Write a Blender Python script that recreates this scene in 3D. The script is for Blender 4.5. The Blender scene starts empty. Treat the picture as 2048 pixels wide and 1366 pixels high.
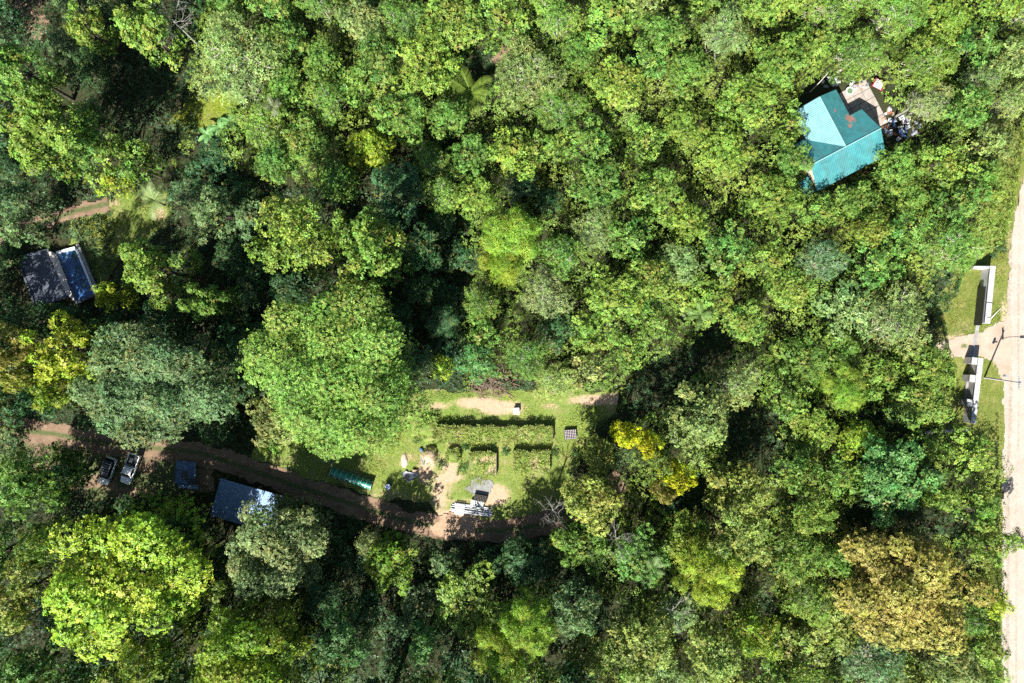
import bpy, math, random
import numpy as np
from mathutils import Vector, Matrix

# ------------------------------------------------------------------ camera, sky, sun, exposure
SC = bpy.context.scene
COL = SC.collection
CAM_H = 114.0          # drone height in metres
PXM = 12.0             # photograph pixels per metre on the ground
cam_d = bpy.data.cameras.new("camera")
cam_d.sensor_width = 36.0
cam_d.lens = 36.0 * CAM_H * PXM / 2048.0
cam_d.clip_end = 2000.0
cam = bpy.data.objects.new("camera", cam_d)
cam.location = (0, 0, CAM_H)
COL.objects.link(cam)
SC.camera = cam

SUN_EL = math.radians(43.0)
SHADOW = Vector((0.36, 0.93, 0)).normalized()       # direction in which shadows fall on the ground
to_sun = Vector((-SHADOW.x * math.cos(SUN_EL), -SHADOW.y * math.cos(SUN_EL), math.sin(SUN_EL)))
sun_d = bpy.data.lights.new("sun", 'SUN')
sun_d.energy = 5.0
sun_d.angle = math.radians(0.5)
sun_d.color = (1.0, 0.965, 0.90)
sun = bpy.data.objects.new("sun", sun_d)
sun.rotation_euler = to_sun.to_track_quat('Z', 'Y').to_euler()
sun.location = (0, 0, 60)
COL.objects.link(sun)

world = bpy.data.worlds.new("World")
SC.world = world
world.use_nodes = True
wn = world.node_tree
sky = wn.nodes.new('ShaderNodeTexSky')
sky.sky_type = 'NISHITA'
sky.sun_disc = False
sky.sun_elevation = SUN_EL
sky.sun_rotation = math.atan2(to_sun.x, to_sun.y)
wn.links.new(sky.outputs[0], wn.nodes['Background'].inputs[0])
wn.nodes['Background'].inputs[1].default_value = 0.05

SC.view_settings.view_transform = 'Standard'
SC.view_settings.look = 'None'
SC.view_settings.exposure = 1.55
SC.view_settings.gamma = 1.0
SC.view_settings.use_curve_mapping = False
SC.render.engine = 'CYCLES'
SC.cycles.max_bounces = 5
SC.cycles.diffuse_bounces = 2
SC.cycles.transmission_bounces = 3
SC.cycles.transparent_max_bounces = 6
SC.cycles.caustics_reflective = False
SC.cycles.caustics_refractive = False
SC.cycles.use_denoising = False
SC.render.filter_size = 1.3 if hasattr(SC.render, 'filter_size') else 1.5

# ------------------------------------------------------------------ helpers
RNG = np.random.default_rng(11)
random.seed(5)

def W(px, py, z=0.0):
    """A point seen at a pixel of the photograph and standing z metres above the ground."""
    k = (CAM_H - z) / CAM_H / PXM
    return Vector(((px - 1024) * k, (683 - py) * k, z))

def mat(name, color=(0.5, 0.5, 0.5), rough=0.7, noise=0.0, nscale=3.0, metallic=0.0, color2=None, spec=0.4, bump=0.0, bscale=None):
    m = bpy.data.materials.new(name)
    m.use_nodes = True
    nt = m.node_tree
    b = nt.nodes['Principled BSDF']
    b.inputs['Base Color'].default_value = (*color, 1)
    b.inputs['Roughness'].default_value = rough
    b.inputs['Metallic'].default_value = metallic
    b.inputs['Specular IOR Level'].default_value = spec
    if noise > 0 or color2:
        tc = nt.nodes.new('ShaderNodeTexCoord')
        n = nt.nodes.new('ShaderNodeTexNoise')
        n.inputs['Scale'].default_value = nscale
        n.inputs['Detail'].default_value = 6
        n.inputs['Roughness'].default_value = 0.65
        nt.links.new(tc.outputs['Object'], n.inputs['Vector'])
        r = nt.nodes.new('ShaderNodeValToRGB')
        r.color_ramp.elements[0].position = 0.32
        r.color_ramp.elements[1].position = 0.68
        c2 = color2 or tuple(min(1, c * (1 + noise)) for c in color)
        c1 = color if color2 else tuple(c * (1 - noise) for c in color)
        r.color_ramp.elements[0].color = (*c1, 1)
        r.color_ramp.elements[1].color = (*c2, 1)
        nt.links.new(n.outputs['Fac'], r.inputs['Fac'])
        nt.links.new(r.outputs[0], b.inputs['Base Color'])
        if bump > 0:
            bp = nt.nodes.new('ShaderNodeBump')
            bp.inputs['Strength'].default_value = bump
            bp.inputs['Distance'].default_value = 0.1
            n2 = nt.nodes.new('ShaderNodeTexNoise')
            n2.inputs['Scale'].default_value = bscale or nscale * 4
            n2.inputs['Detail'].default_value = 5
            nt.links.new(tc.outputs['Object'], n2.inputs['Vector'])
            nt.links.new(n2.outputs['Fac'], bp.inputs['Height'])
            nt.links.new(bp.outputs[0], b.inputs['Normal'])
    return m

class MB:
    """Collects shapes and links them as one mesh object."""
    def __init__(s):
        s.v = []; s.f = []
    def add(s, v, f):
        o = len(s.v)
        s.v += [tuple(p) for p in v]
        s.f += [tuple(i + o for i in q) for q in f]
        return s
    def box(s, x0, x1, y0, y1, z0, z1, top=1.0, M=None, topx=None, topy=None):
        cx, cy = (x0 + x1) / 2, (y0 + y1) / 2
        tx = topx if topx is not None else top
        ty = topy if topy is not None else top
        v = [(x0, y0, z0), (x1, y0, z0), (x1, y1, z0), (x0, y1, z0)]
        v += [(cx + (x - cx) * tx, cy + (y - cy) * ty, z1) for x, y, _ in v[:4]]
        if M: v = [M @ Vector(p) for p in v]
        return s.add(v, [(3, 2, 1, 0), (4, 5, 6, 7), (0, 1, 5, 4), (1, 2, 6, 5), (2, 3, 7, 6), (3, 0, 4, 7)])
    def bevbox(s, x0, x1, y0, y1, z0, z1, b=0.05):
        """box with a chamfered top rim"""
        v = [(x0, y0, z0), (x1, y0, z0), (x1, y1, z0), (x0, y1, z0),
             (x0, y0, z1 - b), (x1, y0, z1 - b), (x1, y1, z1 - b), (x0, y1, z1 - b),
             (x0 + b, y0 + b, z1), (x1 - b, y0 + b, z1), (x1 - b, y1 - b, z1), (x0 + b, y1 - b, z1)]
        f = [(3, 2, 1, 0), (8, 9, 10, 11)]
        for a in (0, 4):
            for i in range(4):
                j = (i + 1) % 4
                f.append((a + i, a + j, a + 4 + j, a + 4 + i))
        return s.add(v, f)
    def prism(s, poly, z0, z1):
        n = len(poly)
        v = [(p[0], p[1], z0) for p in poly] + [(p[0], p[1], z1) for p in poly]
        f = [tuple(range(n))[::-1], tuple(range(n, 2 * n))]
        f += [(i, (i + 1) % n, n + (i + 1) % n, n + i) for i in range(n)]
        return s.add(v, f)
    def tube(s, pts, radii, n=6, cap=True):
        pts = [Vector(p) for p in pts]
        rings = []
        for i, p in enumerate(pts):
            a = pts[max(i - 1, 0)]; b = pts[min(i + 1, len(pts) - 1)]
            d = (b - a)
            d = d.normalized() if d.length > 1e-9 else Vector((0, 0, 1))
            u = d.cross(Vector((0.31, 0.17, 0.93)) if abs(d.z) < 0.9 else Vector((1, 0.1, 0))).normalized()
            w = d.cross(u)
            rings.append([p + (u * math.cos(t) + w * math.sin(t)) * radii[i] for t in [2 * math.pi * k / n for k in range(n)]])
        v = [q for r in rings for q in r]
        f = []
        for i in range(len(pts) - 1):
            for k in range(n):
                j = (k + 1) % n
                f.append((i * n + k, i * n + j, (i + 1) * n + j, (i + 1) * n + k))
        if cap:
            f.append(tuple(range(n))[::-1])
            f.append(tuple(range((len(pts) - 1) * n, len(pts) * n)))
        return s.add(v, f)
    def cyl(s, c, r, h, n=16, axis='z', r2=None):
        d = {'x': (1, 0, 0), 'y': (0, 1, 0), 'z': (0, 0, 1)}[axis]
        c = Vector(c); e = c + Vector(d) * h
        return s.tube([c, e], [r, r if r2 is None else r2], n)
    def mesh(s, name, m=None):
        me = bpy.data.meshes.new(name)
        me.from_pydata(s.v, [], s.f)
        if m: me.materials.append(m)
        me.update()
        return me
    def build(s, name, m=None, parent=None):
        return link(name, s.mesh(name, m), parent)

def link(name, data, parent=None, loc=None, rotz=None):
    o = bpy.data.objects.new(name, data)
    COL.objects.link(o)
    if parent: o.parent = parent
    if loc is not None: o.location = loc
    if rotz is not None: o.rotation_euler = (0, 0, rotz)
    return o

def tag(o, label, cat, group=None, kind=None):
    o["label"] = label
    if cat: o["category"] = cat
    if group: o["group"] = group
    if kind: o["kind"] = kind
    return o

def thing(name, label, cat, loc=(0, 0, 0), rotz=0.0, group=None):
    return tag(link(name, None, None, loc, rotz), label, cat, group)

def smooth(me):
    me.polygons.foreach_set('use_smooth', np.ones(len(me.polygons), bool))
    return me

def quads_mesh(name, Q, attrs=None, material=None):
    """Q: (n,4,3) array of leaf quads; attrs: name -> (n,) values."""
    n = len(Q)
    me = bpy.data.meshes.new(name)
    me.vertices.add(n * 4)
    me.vertices.foreach_set('co', np.ascontiguousarray(Q, dtype=np.float32).ravel())
    me.loops.add(n * 4)
    me.loops.foreach_set('vertex_index', np.arange(n * 4, dtype=np.int32))
    me.polygons.add(n)
    me.polygons.foreach_set('loop_start', np.arange(0, n * 4, 4, dtype=np.int32))
    me.update(calc_edges=True)
    for k, a in (attrs or {}).items():
        at = me.attributes.new(k, 'FLOAT', 'POINT')
        at.data.foreach_set('value', np.repeat(a, 4).astype(np.float32))
    if material: me.materials.append(material)
    return me

_LAT = np.random.default_rng(3).random((128, 128))
def vnoise(x, y, s):
    """value noise in 0..1 with features of s metres"""
    x = np.asarray(x) / s + 500.3; y = np.asarray(y) / s + 500.7
    xi = np.floor(x).astype(int); yi = np.floor(y).astype(int)
    fx = x - xi; fy = y - yi
    fx = fx * fx * (3 - 2 * fx); fy = fy * fy * (3 - 2 * fy)
    g = lambda a, b: _LAT[a % 128, b % 128]
    return (g(xi, yi) * (1 - fx) + g(xi + 1, yi) * fx) * (1 - fy) + (g(xi, yi + 1) * (1 - fx) + g(xi + 1, yi + 1) * fx) * fy

def sdf(poly, x, y):
    """signed distance to a polygon, negative inside"""
    p = np.asarray(poly, float)
    d = np.full(np.shape(x), 1e9); inside = np.zeros(np.shape(x), bool)
    for i in range(len(p)):
        a = p[i]; b = p[(i + 1) % len(p)]
        e = b - a
        t = np.clip(((x - a[0]) * e[0] + (y - a[1]) * e[1]) / (e @ e), 0, 1)
        d = np.minimum(d, np.hypot(x - a[0] - t * e[0], y - a[1] - t * e[1]))
        c = ((a[1] > y) != (b[1] > y)) & (x < (b[0] - a[0]) * (y - a[1]) / (b[1] - a[1] + 1e-12) + a[0])
        inside ^= c
    return np.where(inside, -d, d)

def pxpoly(pts):
    return [tuple(W(a, b))[:2] for a, b in pts]

def band(pts, width):
    """polygon of a strip along pixel points, width in metres"""
    c = [Vector(W(a, b)[:2]) for a, b in pts]
    L, R = [], []
    for i, p in enumerate(c):
        d = (c[min(i + 1, len(c) - 1)] - c[max(i - 1, 0)]).normalized()
        nrm = Vector((-d.y, d.x))
        L.append(tuple(p + nrm * width / 2)); R.append(tuple(p - nrm * width / 2))
    return L + R[::-1]

def sheet(name, poly, z, material, cell=0.4, rough=0.5, rscale=1.6, attrs=None, relief=0.0):
    """ground sheet as a fine grid cut to a polygon with a ragged edge"""
    p = np.asarray(poly)
    x0, y0 = p.min(0) - 1; x1, y1 = p.max(0) + 1
    xs = np.arange(x0, x1, cell); ys = np.arange(y0, y1, cell)
    X, Y = np.meshgrid(xs, ys, indexing='ij')
    S = lambda a, b: sdf(poly, a, b) + (vnoise(a, b, rscale) + 0.5 * vnoise(a, b, rscale * 0.35) - 0.75) * rough
    D = S(X, Y)
    e = 0.05
    gx = (S(X + e, Y) - D) / e; gy = (S(X, Y + e) - D) / e
    gl = np.maximum(np.hypot(gx, gy), 0.3)
    mv = (D > 0) & (D < cell * 1.2)
    X = np.where(mv, X - D * gx / gl**2, X); Y = np.where(mv, Y - D * gy / gl**2, Y)
    keep = D < cell * 0.75
    quad = keep[:-1, :-1] & keep[1:, :-1] & keep[1:, 1:] & keep[:-1, 1:]
    idx = np.arange(X.size).reshape(X.shape)
    F = np.stack([idx[:-1, :-1], idx[1:, :-1], idx[1:, 1:], idx[:-1, 1:]], -1)[quad]
    used, inv = np.unique(F, return_inverse=True)
    F = inv.reshape(F.shape)
    vx = X.ravel()[used]; vy = Y.ravel()[used]
    vz = np.full(len(vx), z) + relief * (vnoise(vx, vy, 0.9) * 0.6 + vnoise(vx, vy, 3.1) * 0.4)
    me = bpy.data.meshes.new(name)
    me.from_pydata(np.stack([vx, vy, vz], -1).tolist(), [], F.tolist())
    me.materials.append(material)
    for k, fn in (attrs or {}).items():
        at = me.attributes.new(k, 'FLOAT', 'POINT')
        at.data.foreach_set('value', fn(vx, vy).astype(np.float32))
    smooth(me)
    o = link(name, me)
    o["kind"] = "structure"
    return o

def nodes_of(name):
    m = bpy.data.materials.new(name); m.use_nodes = True
    nt = m.node_tree
    return m, nt, nt.nodes['Principled BSDF'], nt.links.new

# ------------------------------------------------------------------ materials
def leaf_material():
    m, nt, b, L = nodes_of("foliage")
    oi = nt.nodes.new('ShaderNodeObjectInfo')
    at = nt.nodes.new('ShaderNodeAttribute'); at.attribute_name = 'tone'
    br = nt.nodes.new('ShaderNodeMapRange')
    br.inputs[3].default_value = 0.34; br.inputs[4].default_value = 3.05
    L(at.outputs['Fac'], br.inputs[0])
    sc = nt.nodes.new('ShaderNodeVectorMath'); sc.operation = 'SCALE'
    L(oi.outputs['Color'], sc.inputs[0]); L(br.outputs[0], sc.inputs['Scale'])
    # hue of single sprigs: fresh yellow against older blue green
    hs = nt.nodes.new('ShaderNodeHueSaturation')
    hr = nt.nodes.new('ShaderNodeMapRange')
    hr.inputs[3].default_value = 0.528; hr.inputs[4].default_value = 0.455
    a2 = nt.nodes.new('ShaderNodeAttribute'); a2.attribute_name = 'hue'
    L(a2.outputs['Fac'], hr.inputs[0]); L(hr.outputs[0], hs.inputs['Hue'])
    L(sc.outputs[0], hs.inputs['Color'])
    # dry leaves
    mx = nt.nodes.new('ShaderNodeMix'); mx.data_type = 'RGBA'
    gt = nt.nodes.new('ShaderNodeMath'); gt.operation = 'GREATER_THAN'; gt.inputs[1].default_value = 0.972
    L(a2.outputs['Fac'], gt.inputs[0])
    mm = nt.nodes.new('ShaderNodeMath'); mm.operation = 'MULTIPLY'; mm.inputs[1].default_value = 0.6
    L(gt.outputs[0], mm.inputs[0]); L(mm.outputs[0], mx.inputs[0])
    L(hs.outputs[0], mx.inputs[6]); mx.inputs[7].default_value = (0.30, 0.24, 0.06, 1)
    L(mx.outputs[2], b.inputs['Base Color'])
    b.inputs['Roughness'].default_value = 0.5
    b.inputs['Specular IOR Level'].default_value = 0.25
    tr = nt.nodes.new('ShaderNodeBsdfTranslucent')
    tcol = nt.nodes.new('ShaderNodeMix'); tcol.data_type = 'RGBA'; tcol.blend_type = 'MULTIPLY'
    tcol.inputs[0].default_value = 1.0; tcol.inputs[7].default_value = (1.15, 1.15, 0.45, 1)
    L(mx.outputs[2], tcol.inputs[6]); L(tcol.outputs[2], tr.inputs[0])
    ms = nt.nodes.new('ShaderNodeMixShader'); ms.inputs[0].default_value = 0.25
    L(b.outputs[0], ms.inputs[1]); L(tr.outputs[0], ms.inputs[2])
    L(ms.outputs[0], nt.nodes['Material Output'].inputs[0])
    return m

LEAF = leaf_material()
BARK = mat("bark_grey_brown", (0.065, 0.052, 0.038), 0.9, 0.4, 6, bump=0.5)
PALEBARK = mat("pale_bark", (0.36, 0.33, 0.28), 0.85, 0.25, 8)
DEADWOOD = mat("bleached_dead_wood", (0.23, 0.22, 0.20), 0.85, 0.2, 8)

def ground_material(name, base, alt, soil=None, dry=None, scale=1.2, fine=14.0, bump=0.6):
    """mottled ground; the vertex attribute 'soil' lets bare earth through, broken up by noise"""
    m, nt, b, L = nodes_of(name)
    tc = nt.nodes.new('ShaderNodeTexCoord')
    def nz(s, d=6, r=0.65):
        n = nt.nodes.new('ShaderNodeTexNoise')
        n.inputs['Scale'].default_value = s; n.inputs['Detail'].default_value = d; n.inputs['Roughness'].default_value = r
        L(tc.outputs['Object'], n.inputs['Vector']); return n
    def mixc(fac, a, c):
        x = nt.nodes.new('ShaderNodeMix'); x.data_type = 'RGBA'
        if hasattr(fac, 'is_output'): L(fac, x.inputs[0])
        for v, i in ((a, 6), (c, 7)):
            if hasattr(v, 'is_output'): L(v, x.inputs[i])
            else: x.inputs[i].default_value = (*v, 1)
        return x.outputs[2]
    def ramp(src, lo, hi):
        r = nt.nodes.new('ShaderNodeMapRange'); r.inputs[1].default_value = lo; r.inputs[2].default_value = hi
        L(src, r.inputs[0]); return r.outputs[0]
    n1 = nz(scale); n2 = nz(fine, 4, 0.7)
    c = mixc(ramp(n1.outputs['Fac'], 0.35, 0.65), base, alt)
    if dry:
        n3 = nz(scale * 0.55)
        c = mixc(ramp(n3.outputs['Fac'], 0.5, 0.66), c, dry)
    if soil:
        a = nt.nodes.new('ShaderNodeAttribute'); a.attribute_name = 'soil'
        ad = nt.nodes.new('ShaderNodeMath'); ad.operation = 'ADD'
        n4 = nz(1.6, 7, 0.7)
        L(a.outputs['Fac'], ad.inputs[0]); L(n4.outputs['Fac'], ad.inputs[1])
        n5 = nz(2.7)
        sc = mixc(ramp(n5.outputs['Fac'], 0.35, 0.65), soil, tuple(min(1, q * 1.35) for q in soil))
        c = mixc(ramp(ad.outputs[0], 0.78, 1.12), c, sc)
    v = nt.nodes.new('ShaderNodeHueSaturation')
    L(ramp(n2.outputs['Fac'], 0.2, 0.8), v.inputs['Value'])
    mr = nt.nodes.new('ShaderNodeMapRange'); mr.inputs[1].default_value = 0.25; mr.inputs[2].default_value = 0.75
    mr.inputs[3].default_value = 0.72; mr.inputs[4].default_value = 1.62
    L(n2.outputs['Fac'], mr.inputs[0]); L(mr.outputs[0], v.inputs['Value'])
    L(c, v.inputs['Color']); L(v.outputs[0], b.inputs['Base Color'])
    b.inputs['Roughness'].default_value = 0.95; b.inputs['Specular IOR Level'].default_value = 0.15
    bp = nt.nodes.new('ShaderNodeBump'); bp.inputs['Strength'].default_value = bump; bp.inputs['Distance'].default_value = 0.15
    L(n2.outputs['Fac'], bp.inputs['Height']); L(bp.outputs[0], b.inputs['Normal'])
    return m

M_FLOOR = ground_material("forest_floor", (0.018, 0.026, 0.010), (0.036, 0.034, 0.016), scale=0.4)
M_LAWN = ground_material("rough_grass_and_soil", (0.105, 0.155, 0.030), (0.155, 0.190, 0.050), soil=(0.28, 0.20, 0.135), dry=(0.22, 0.195, 0.09), scale=0.6)
M_VERGE = ground_material("verge_grass", (0.08, 0.11, 0.02), (0.125, 0.14, 0.035), soil=(0.31, 0.235, 0.16), dry=(0.18, 0.17, 0.06), scale=0.7)
M_TRACK = ground_material("red_brown_earth", (0.145, 0.096, 0.062), (0.195, 0.135, 0.09), soil=(0.055, 0.068, 0.026), dry=(0.10, 0.066, 0.042), scale=0.8, fine=9)
M_ROAD = ground_material("pale_graded_earth_road", (0.262, 0.225, 0.185), (0.305, 0.266, 0.225), soil=(0.165, 0.130, 0.102), dry=(0.265, 0.217, 0.175), scale=0.35, fine=7, bump=0.35)
M_DRIVE = ground_material("pale_driveway_earth", (0.27, 0.212, 0.165), (0.32, 0.258, 0.20), soil=(0.09, 0.10, 0.036), dry=(0.25, 0.195, 0.145), scale=0.6, fine=9)
M_CONC = mat("weathered_concrete", (0.17, 0.165, 0.155), 0.85, color2=(0.30, 0.29, 0.275), nscale=1.6, bump=0.2)
M_WHITEWALL = mat("whitewashed_render", (0.24, 0.24, 0.235), 0.8, color2=(0.42, 0.42, 0.42), nscale=1.3, bump=0.15)
M_BLACK = mat("black_painted_steel", (0.018, 0.018, 0.02), 0.45, spec=0.5)
M_STEEL = mat("galvanised_steel", (0.45, 0.47, 0.5), 0.4, 0.15, 5, metallic=0.6)
M_GLASS = mat("dark_car_glass", (0.008, 0.012, 0.018), 0.12, spec=0.5)
M_RUBBER = mat("tyre_rubber", (0.02, 0.02, 0.02), 0.9)
M_WOOD = mat("weathered_timber", (0.24, 0.18, 0.12), 0.85, 0.3, 5)
M_WHITE = mat("white_plastic", (0.72, 0.72, 0.70), 0.5, 0.06, 4)
M_CAROFF = mat("white_car_paint", (0.80, 0.82, 0.84), 0.28, spec=0.5)
M_CARGREY = mat("dark_navy_car_paint", (0.045, 0.055, 0.075), 0.28, spec=0.5)
M_SILVER = mat("silver_trim", (0.5, 0.5, 0.52), 0.35, metallic=0.5)

# ------------------------------------------------------------------ the ground and its sheets
gm = MB().add([(-400, -400, 0), (400, -400, 0), (400, 400, 0), (-400, 400, 0)], [(0, 1, 2, 3)])
g = gm.build("ground", M_FLOOR); g["kind"] = "structure"

def ellipses(lst):
    """lst: (px,py,rx,ry,weight) blotches of bare soil as a per-vertex mask"""
    def fn(x, y):
        a = np.zeros(len(x))
        for px, py, rx, ry, w in lst:
            c = W(px, py)
            d = np.hypot((x - c.x) / (rx / PXM), (y - c.y) / (ry / PXM))
            a = np.maximum(a, w * np.clip(1.35 - d, 0, 1))
        return a
    return fn

CLEAR_PX = [(700, 870), (800, 800), (850, 785), (1000, 780), (1180, 785), (1240, 780), (1235, 830), (1190, 860), (1165, 910),
            (1130, 1000), (1090, 1040), (1000, 1045), (880, 1040), (860, 1000), (770, 1000), (640, 960), (500, 920), (520, 880), (600, 885)]
clearing = sheet("clearing", pxpoly(CLEAR_PX), 0.02, M_LAWN, 0.4, 1.2, 3.0, {'soil': ellipses([
    (960, 806, 60, 14, .8), (1000, 815, 60, 18, .8), (1195, 800, 70, 14, .75), (870, 812, 50, 10, .55), (1100, 812, 24, 9, .6), (858, 918, 20, 30, .8), (850, 945, 22, 30, .65),
    (900, 935, 22, 45, .65), (880, 985, 26, 60, .6), (895, 955, 40, 12, .75), (985, 990, 38, 26, .9), (900, 1040, 55, 26, .9), (975, 940, 18, 18, .35), (930, 1005, 60, 14, .45),
    (1068, 925, 18, 26, .65), (1060, 912, 14, 10, .5), (900, 910, 20, 14, .3), (1230, 795, 25, 12, .7), (750, 990, 100, 20, .4), (840, 1000, 60, 40, .3), (820, 915, 10, 10, .5)])}, relief=0.06)
lawn2 = sheet("lawn", pxpoly([(215, 400), (270, 375), (340, 390), (345, 430), (300, 480), (240, 520), (200, 600), (150, 560), (140, 430)]), 0.02, M_LAWN, 0.4, 1.0, 2.5,
              {'soil': ellipses([(318, 430, 18, 22, .8), (225, 405, 20, 10, .7)])}, relief=0.05)
lawn3 = sheet("glade", pxpoly([(380, 200), (430, 180), (480, 195), (470, 245), (400, 265), (330, 250)]), 0.02, M_LAWN, 0.4, 1.0, 2.5, {'soil': ellipses([])}, relief=0.05)

TRACK_PX = [(-60, 880), (30, 858), (110, 868), (200, 885), (300, 895), (400, 905), (500, 938), (600, 975), (700, 1006), (800, 1038), (900, 1058), (1000, 1062), (1090, 1048), (1170, 1005), (1240, 960)]
def rut_mask(pts, half):
    c = np.array([tuple(W(a, b))[:2] for a, b in pts])
    def fn(x, y):
        d = np.full(len(x), 1e9)
        for i in range(len(c) - 1):
            a, b = c[i], c[i + 1]; e = b - a
            t = np.clip(((x - a[0]) * e[0] + (y - a[1]) * e[1]) / (e @ e), 0, 1)
            d = np.minimum(d, np.hypot(x - a[0] - t * e[0], y - a[1] - t * e[1]))
        return np.clip(0.75 - d * 0.8, 0, 1) + np.clip((d - half) * 0.8, 0, 0.6)
    return fn
track = sheet("dirt_track", band(TRACK_PX, 4.0), 0.085, M_TRACK, 0.35, 1.0, 1.8, {'soil': rut_mask(TRACK_PX, 1.5)}, relief=0.05)
patch = sheet('sunlit_soil_patch', pxpoly([(862, 1062), (880, 1035), (915, 1022), (950, 1030), (960, 1052), (930, 1072), (890, 1080)]), 0.15, ground_material('sunlit_tan_soil', (0.25, 0.165, 0.105), (0.32, 0.22, 0.145), scale=1.2, fine=8), .3, 1.2, 1.2, relief=.04)  # lighter tan sheet that paints the sunlit patch of track soil
PATH_PX = [(-60, 490), (30, 462), (100, 440), (160, 420), (215, 408)]
path = sheet("rutted_path", band(PATH_PX, 2.5), 0.085, M_TRACK, 0.3, 1.5, 1.2, {'soil': rut_mask(PATH_PX, 0.8)}, relief=0.05)
yard = sheet("parking_yard", pxpoly([(0, 900), (60, 830), (110, 850), (150, 890), (420, 900), (430, 985), (330, 1000), (180, 1000), (60, 930)]), 0.04, M_TRACK, 0.4, 1.0, 2, {'soil': lambda x, y: 0.30 + 0.35 * (vnoise(x, y, 3) > .5)}, relief=0.04)
trail = sheet("forest_trail", band([(1044, 55), (1015, 100), (985, 130)], 2.2), 0.03, M_TRACK, 0.3, 1.4, 1.2, {'soil': lambda x, y: 0.1 + 0 * x}, relief=0.05)
trail2 = sheet("bare_earth", pxpoly([(20, -20), (80, -20), (100, 50), (80, 85), (50, 60)]), 0.03, M_TRACK, 0.35, 0.9, 1.8, {'soil': lambda x, y: 0.1 + 0 * x}, relief=0.05)

verge = sheet("verge", pxpoly([(2075, 250), (2052, 330), (2040, 400), (2024, 480), (2016, 600), (2012, 760), (2014, 860), (2006, 950), (2006, 1130), (2010, 1366), (2010, 1460), (1960, 1460), (1955, 1200), (1960, 950),
     (1880, 860), (1885, 700), (1860, 620), (1895, 560), (1940, 480), (1990, 330), (2040, 250)]), 0.02, M_VERGE, 0.4, 0.9, 2.2,
     {'soil': ellipses([(1910, 690, 50, 30, .6), (1925, 655, 24, 18, .35), (2010, 640, 14, 60, .6), (2018, 480, 10, 60, .4), (1995, 720, 20, 30, .4)])}, relief=0.06)
def road_ruts(x, y):
    c = W(2045, 683).x
    u = (x - c) + 0.35 * (vnoise(y * 0 + 3, y, 14) - 0.5) * 3
    return 0.5 * np.exp(-((np.abs(u) - 0.9) / 0.3) ** 2) + 0.4 * np.exp(-((u - 3.2) / 0.4) ** 2) + 0.5 * np.exp(-((u + 2.4) / 0.5) ** 2)
road = sheet("dirt_road", pxpoly([(2058, 250), (2048, 345), (2036, 400), (2020, 480), (2014, 600), (2010, 700), (2004, 770), (2010, 860), (2003, 900), (2003, 1050), (2000, 1150), (2004, 1366), (2006, 1480),
     (2110, 1480), (2100, 1200), (2098, 800), (2108, 500), (2128, 250)]), 0.09, M_ROAD, 0.4, 0.55, 1.3, {'soil': road_ruts}, relief=0.03)
drive = sheet("driveway", pxpoly([(2022, 625), (2010, 640), (1985, 650), (1960, 665), (1900, 676), (1860, 690), (1870, 712), (1915, 715), (1935, 722), (1962, 712), (1990, 730), (2004, 760), (2022, 770)]), 0.10, M_DRIVE, 0.3, 0.5, 1.0,
     {'soil': ellipses([(1928, 692, 10, 6, .7), (1975, 650, 10, 5, .4)])}, relief=0.03)

# ------------------------------------------------------------------ leaves and crowns
def norm(a):
    return a / np.maximum(np.linalg.norm(a, axis=-1, keepdims=True), 1e-9)

def rosettes(rng, C, N, k, L, Wd, tone, hue, lift=0.3, droop=0.12):
    """k leaves round every sprig centre C with normal N -> quads, tone, hue"""
    n = len(C)
    ref = norm(rng.normal(size=(n, 3)))
    t1 = norm(np.cross(N, ref)); t2 = np.cross(N, t1)
    Q = np.empty((n, k, 4, 3)); 
    ph = rng.random(n) * 6.283
    big = 0.7 + 0.65 * rng.random(n) ** 1.6
    for i in range(k):
        a = ph + 6.283 * i / k + rng.normal(size=n) * 0.3
        d = t1 * np.cos(a)[:, None] + t2 * np.sin(a)[:, None] + N * (lift + rng.normal(size=n) * 0.25)[:, None]
        d = norm(d)
        ln = (L * big * (0.7 + 0.5 * rng.random(n)))[:, None]
        side = norm(np.cross(N, d)) * (Wd / L / 2) * ln
        up = np.cross(d, norm(side)) * -1
        base = C + d * ln * 0.12
        tip = C + d * ln - N * droop * ln
        mid = C + d * ln * 0.58 + N * 0.06 * ln
        Q[:, i, 0] = base; Q[:, i, 1] = mid + side; Q[:, i, 2] = tip; Q[:, i, 3] = mid - side
    tn = np.clip(np.repeat(tone[:, None], k, 1) + rng.normal(size=(n, k)) * 0.06, 0, 1)
    hu = np.clip(np.repeat(hue[:, None], k, 1) + rng.normal(size=(n, k)) * 0.08, 0, 1)
    return Q.reshape(-1, 4, 3), tn.ravel(), hu.ravel()

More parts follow.
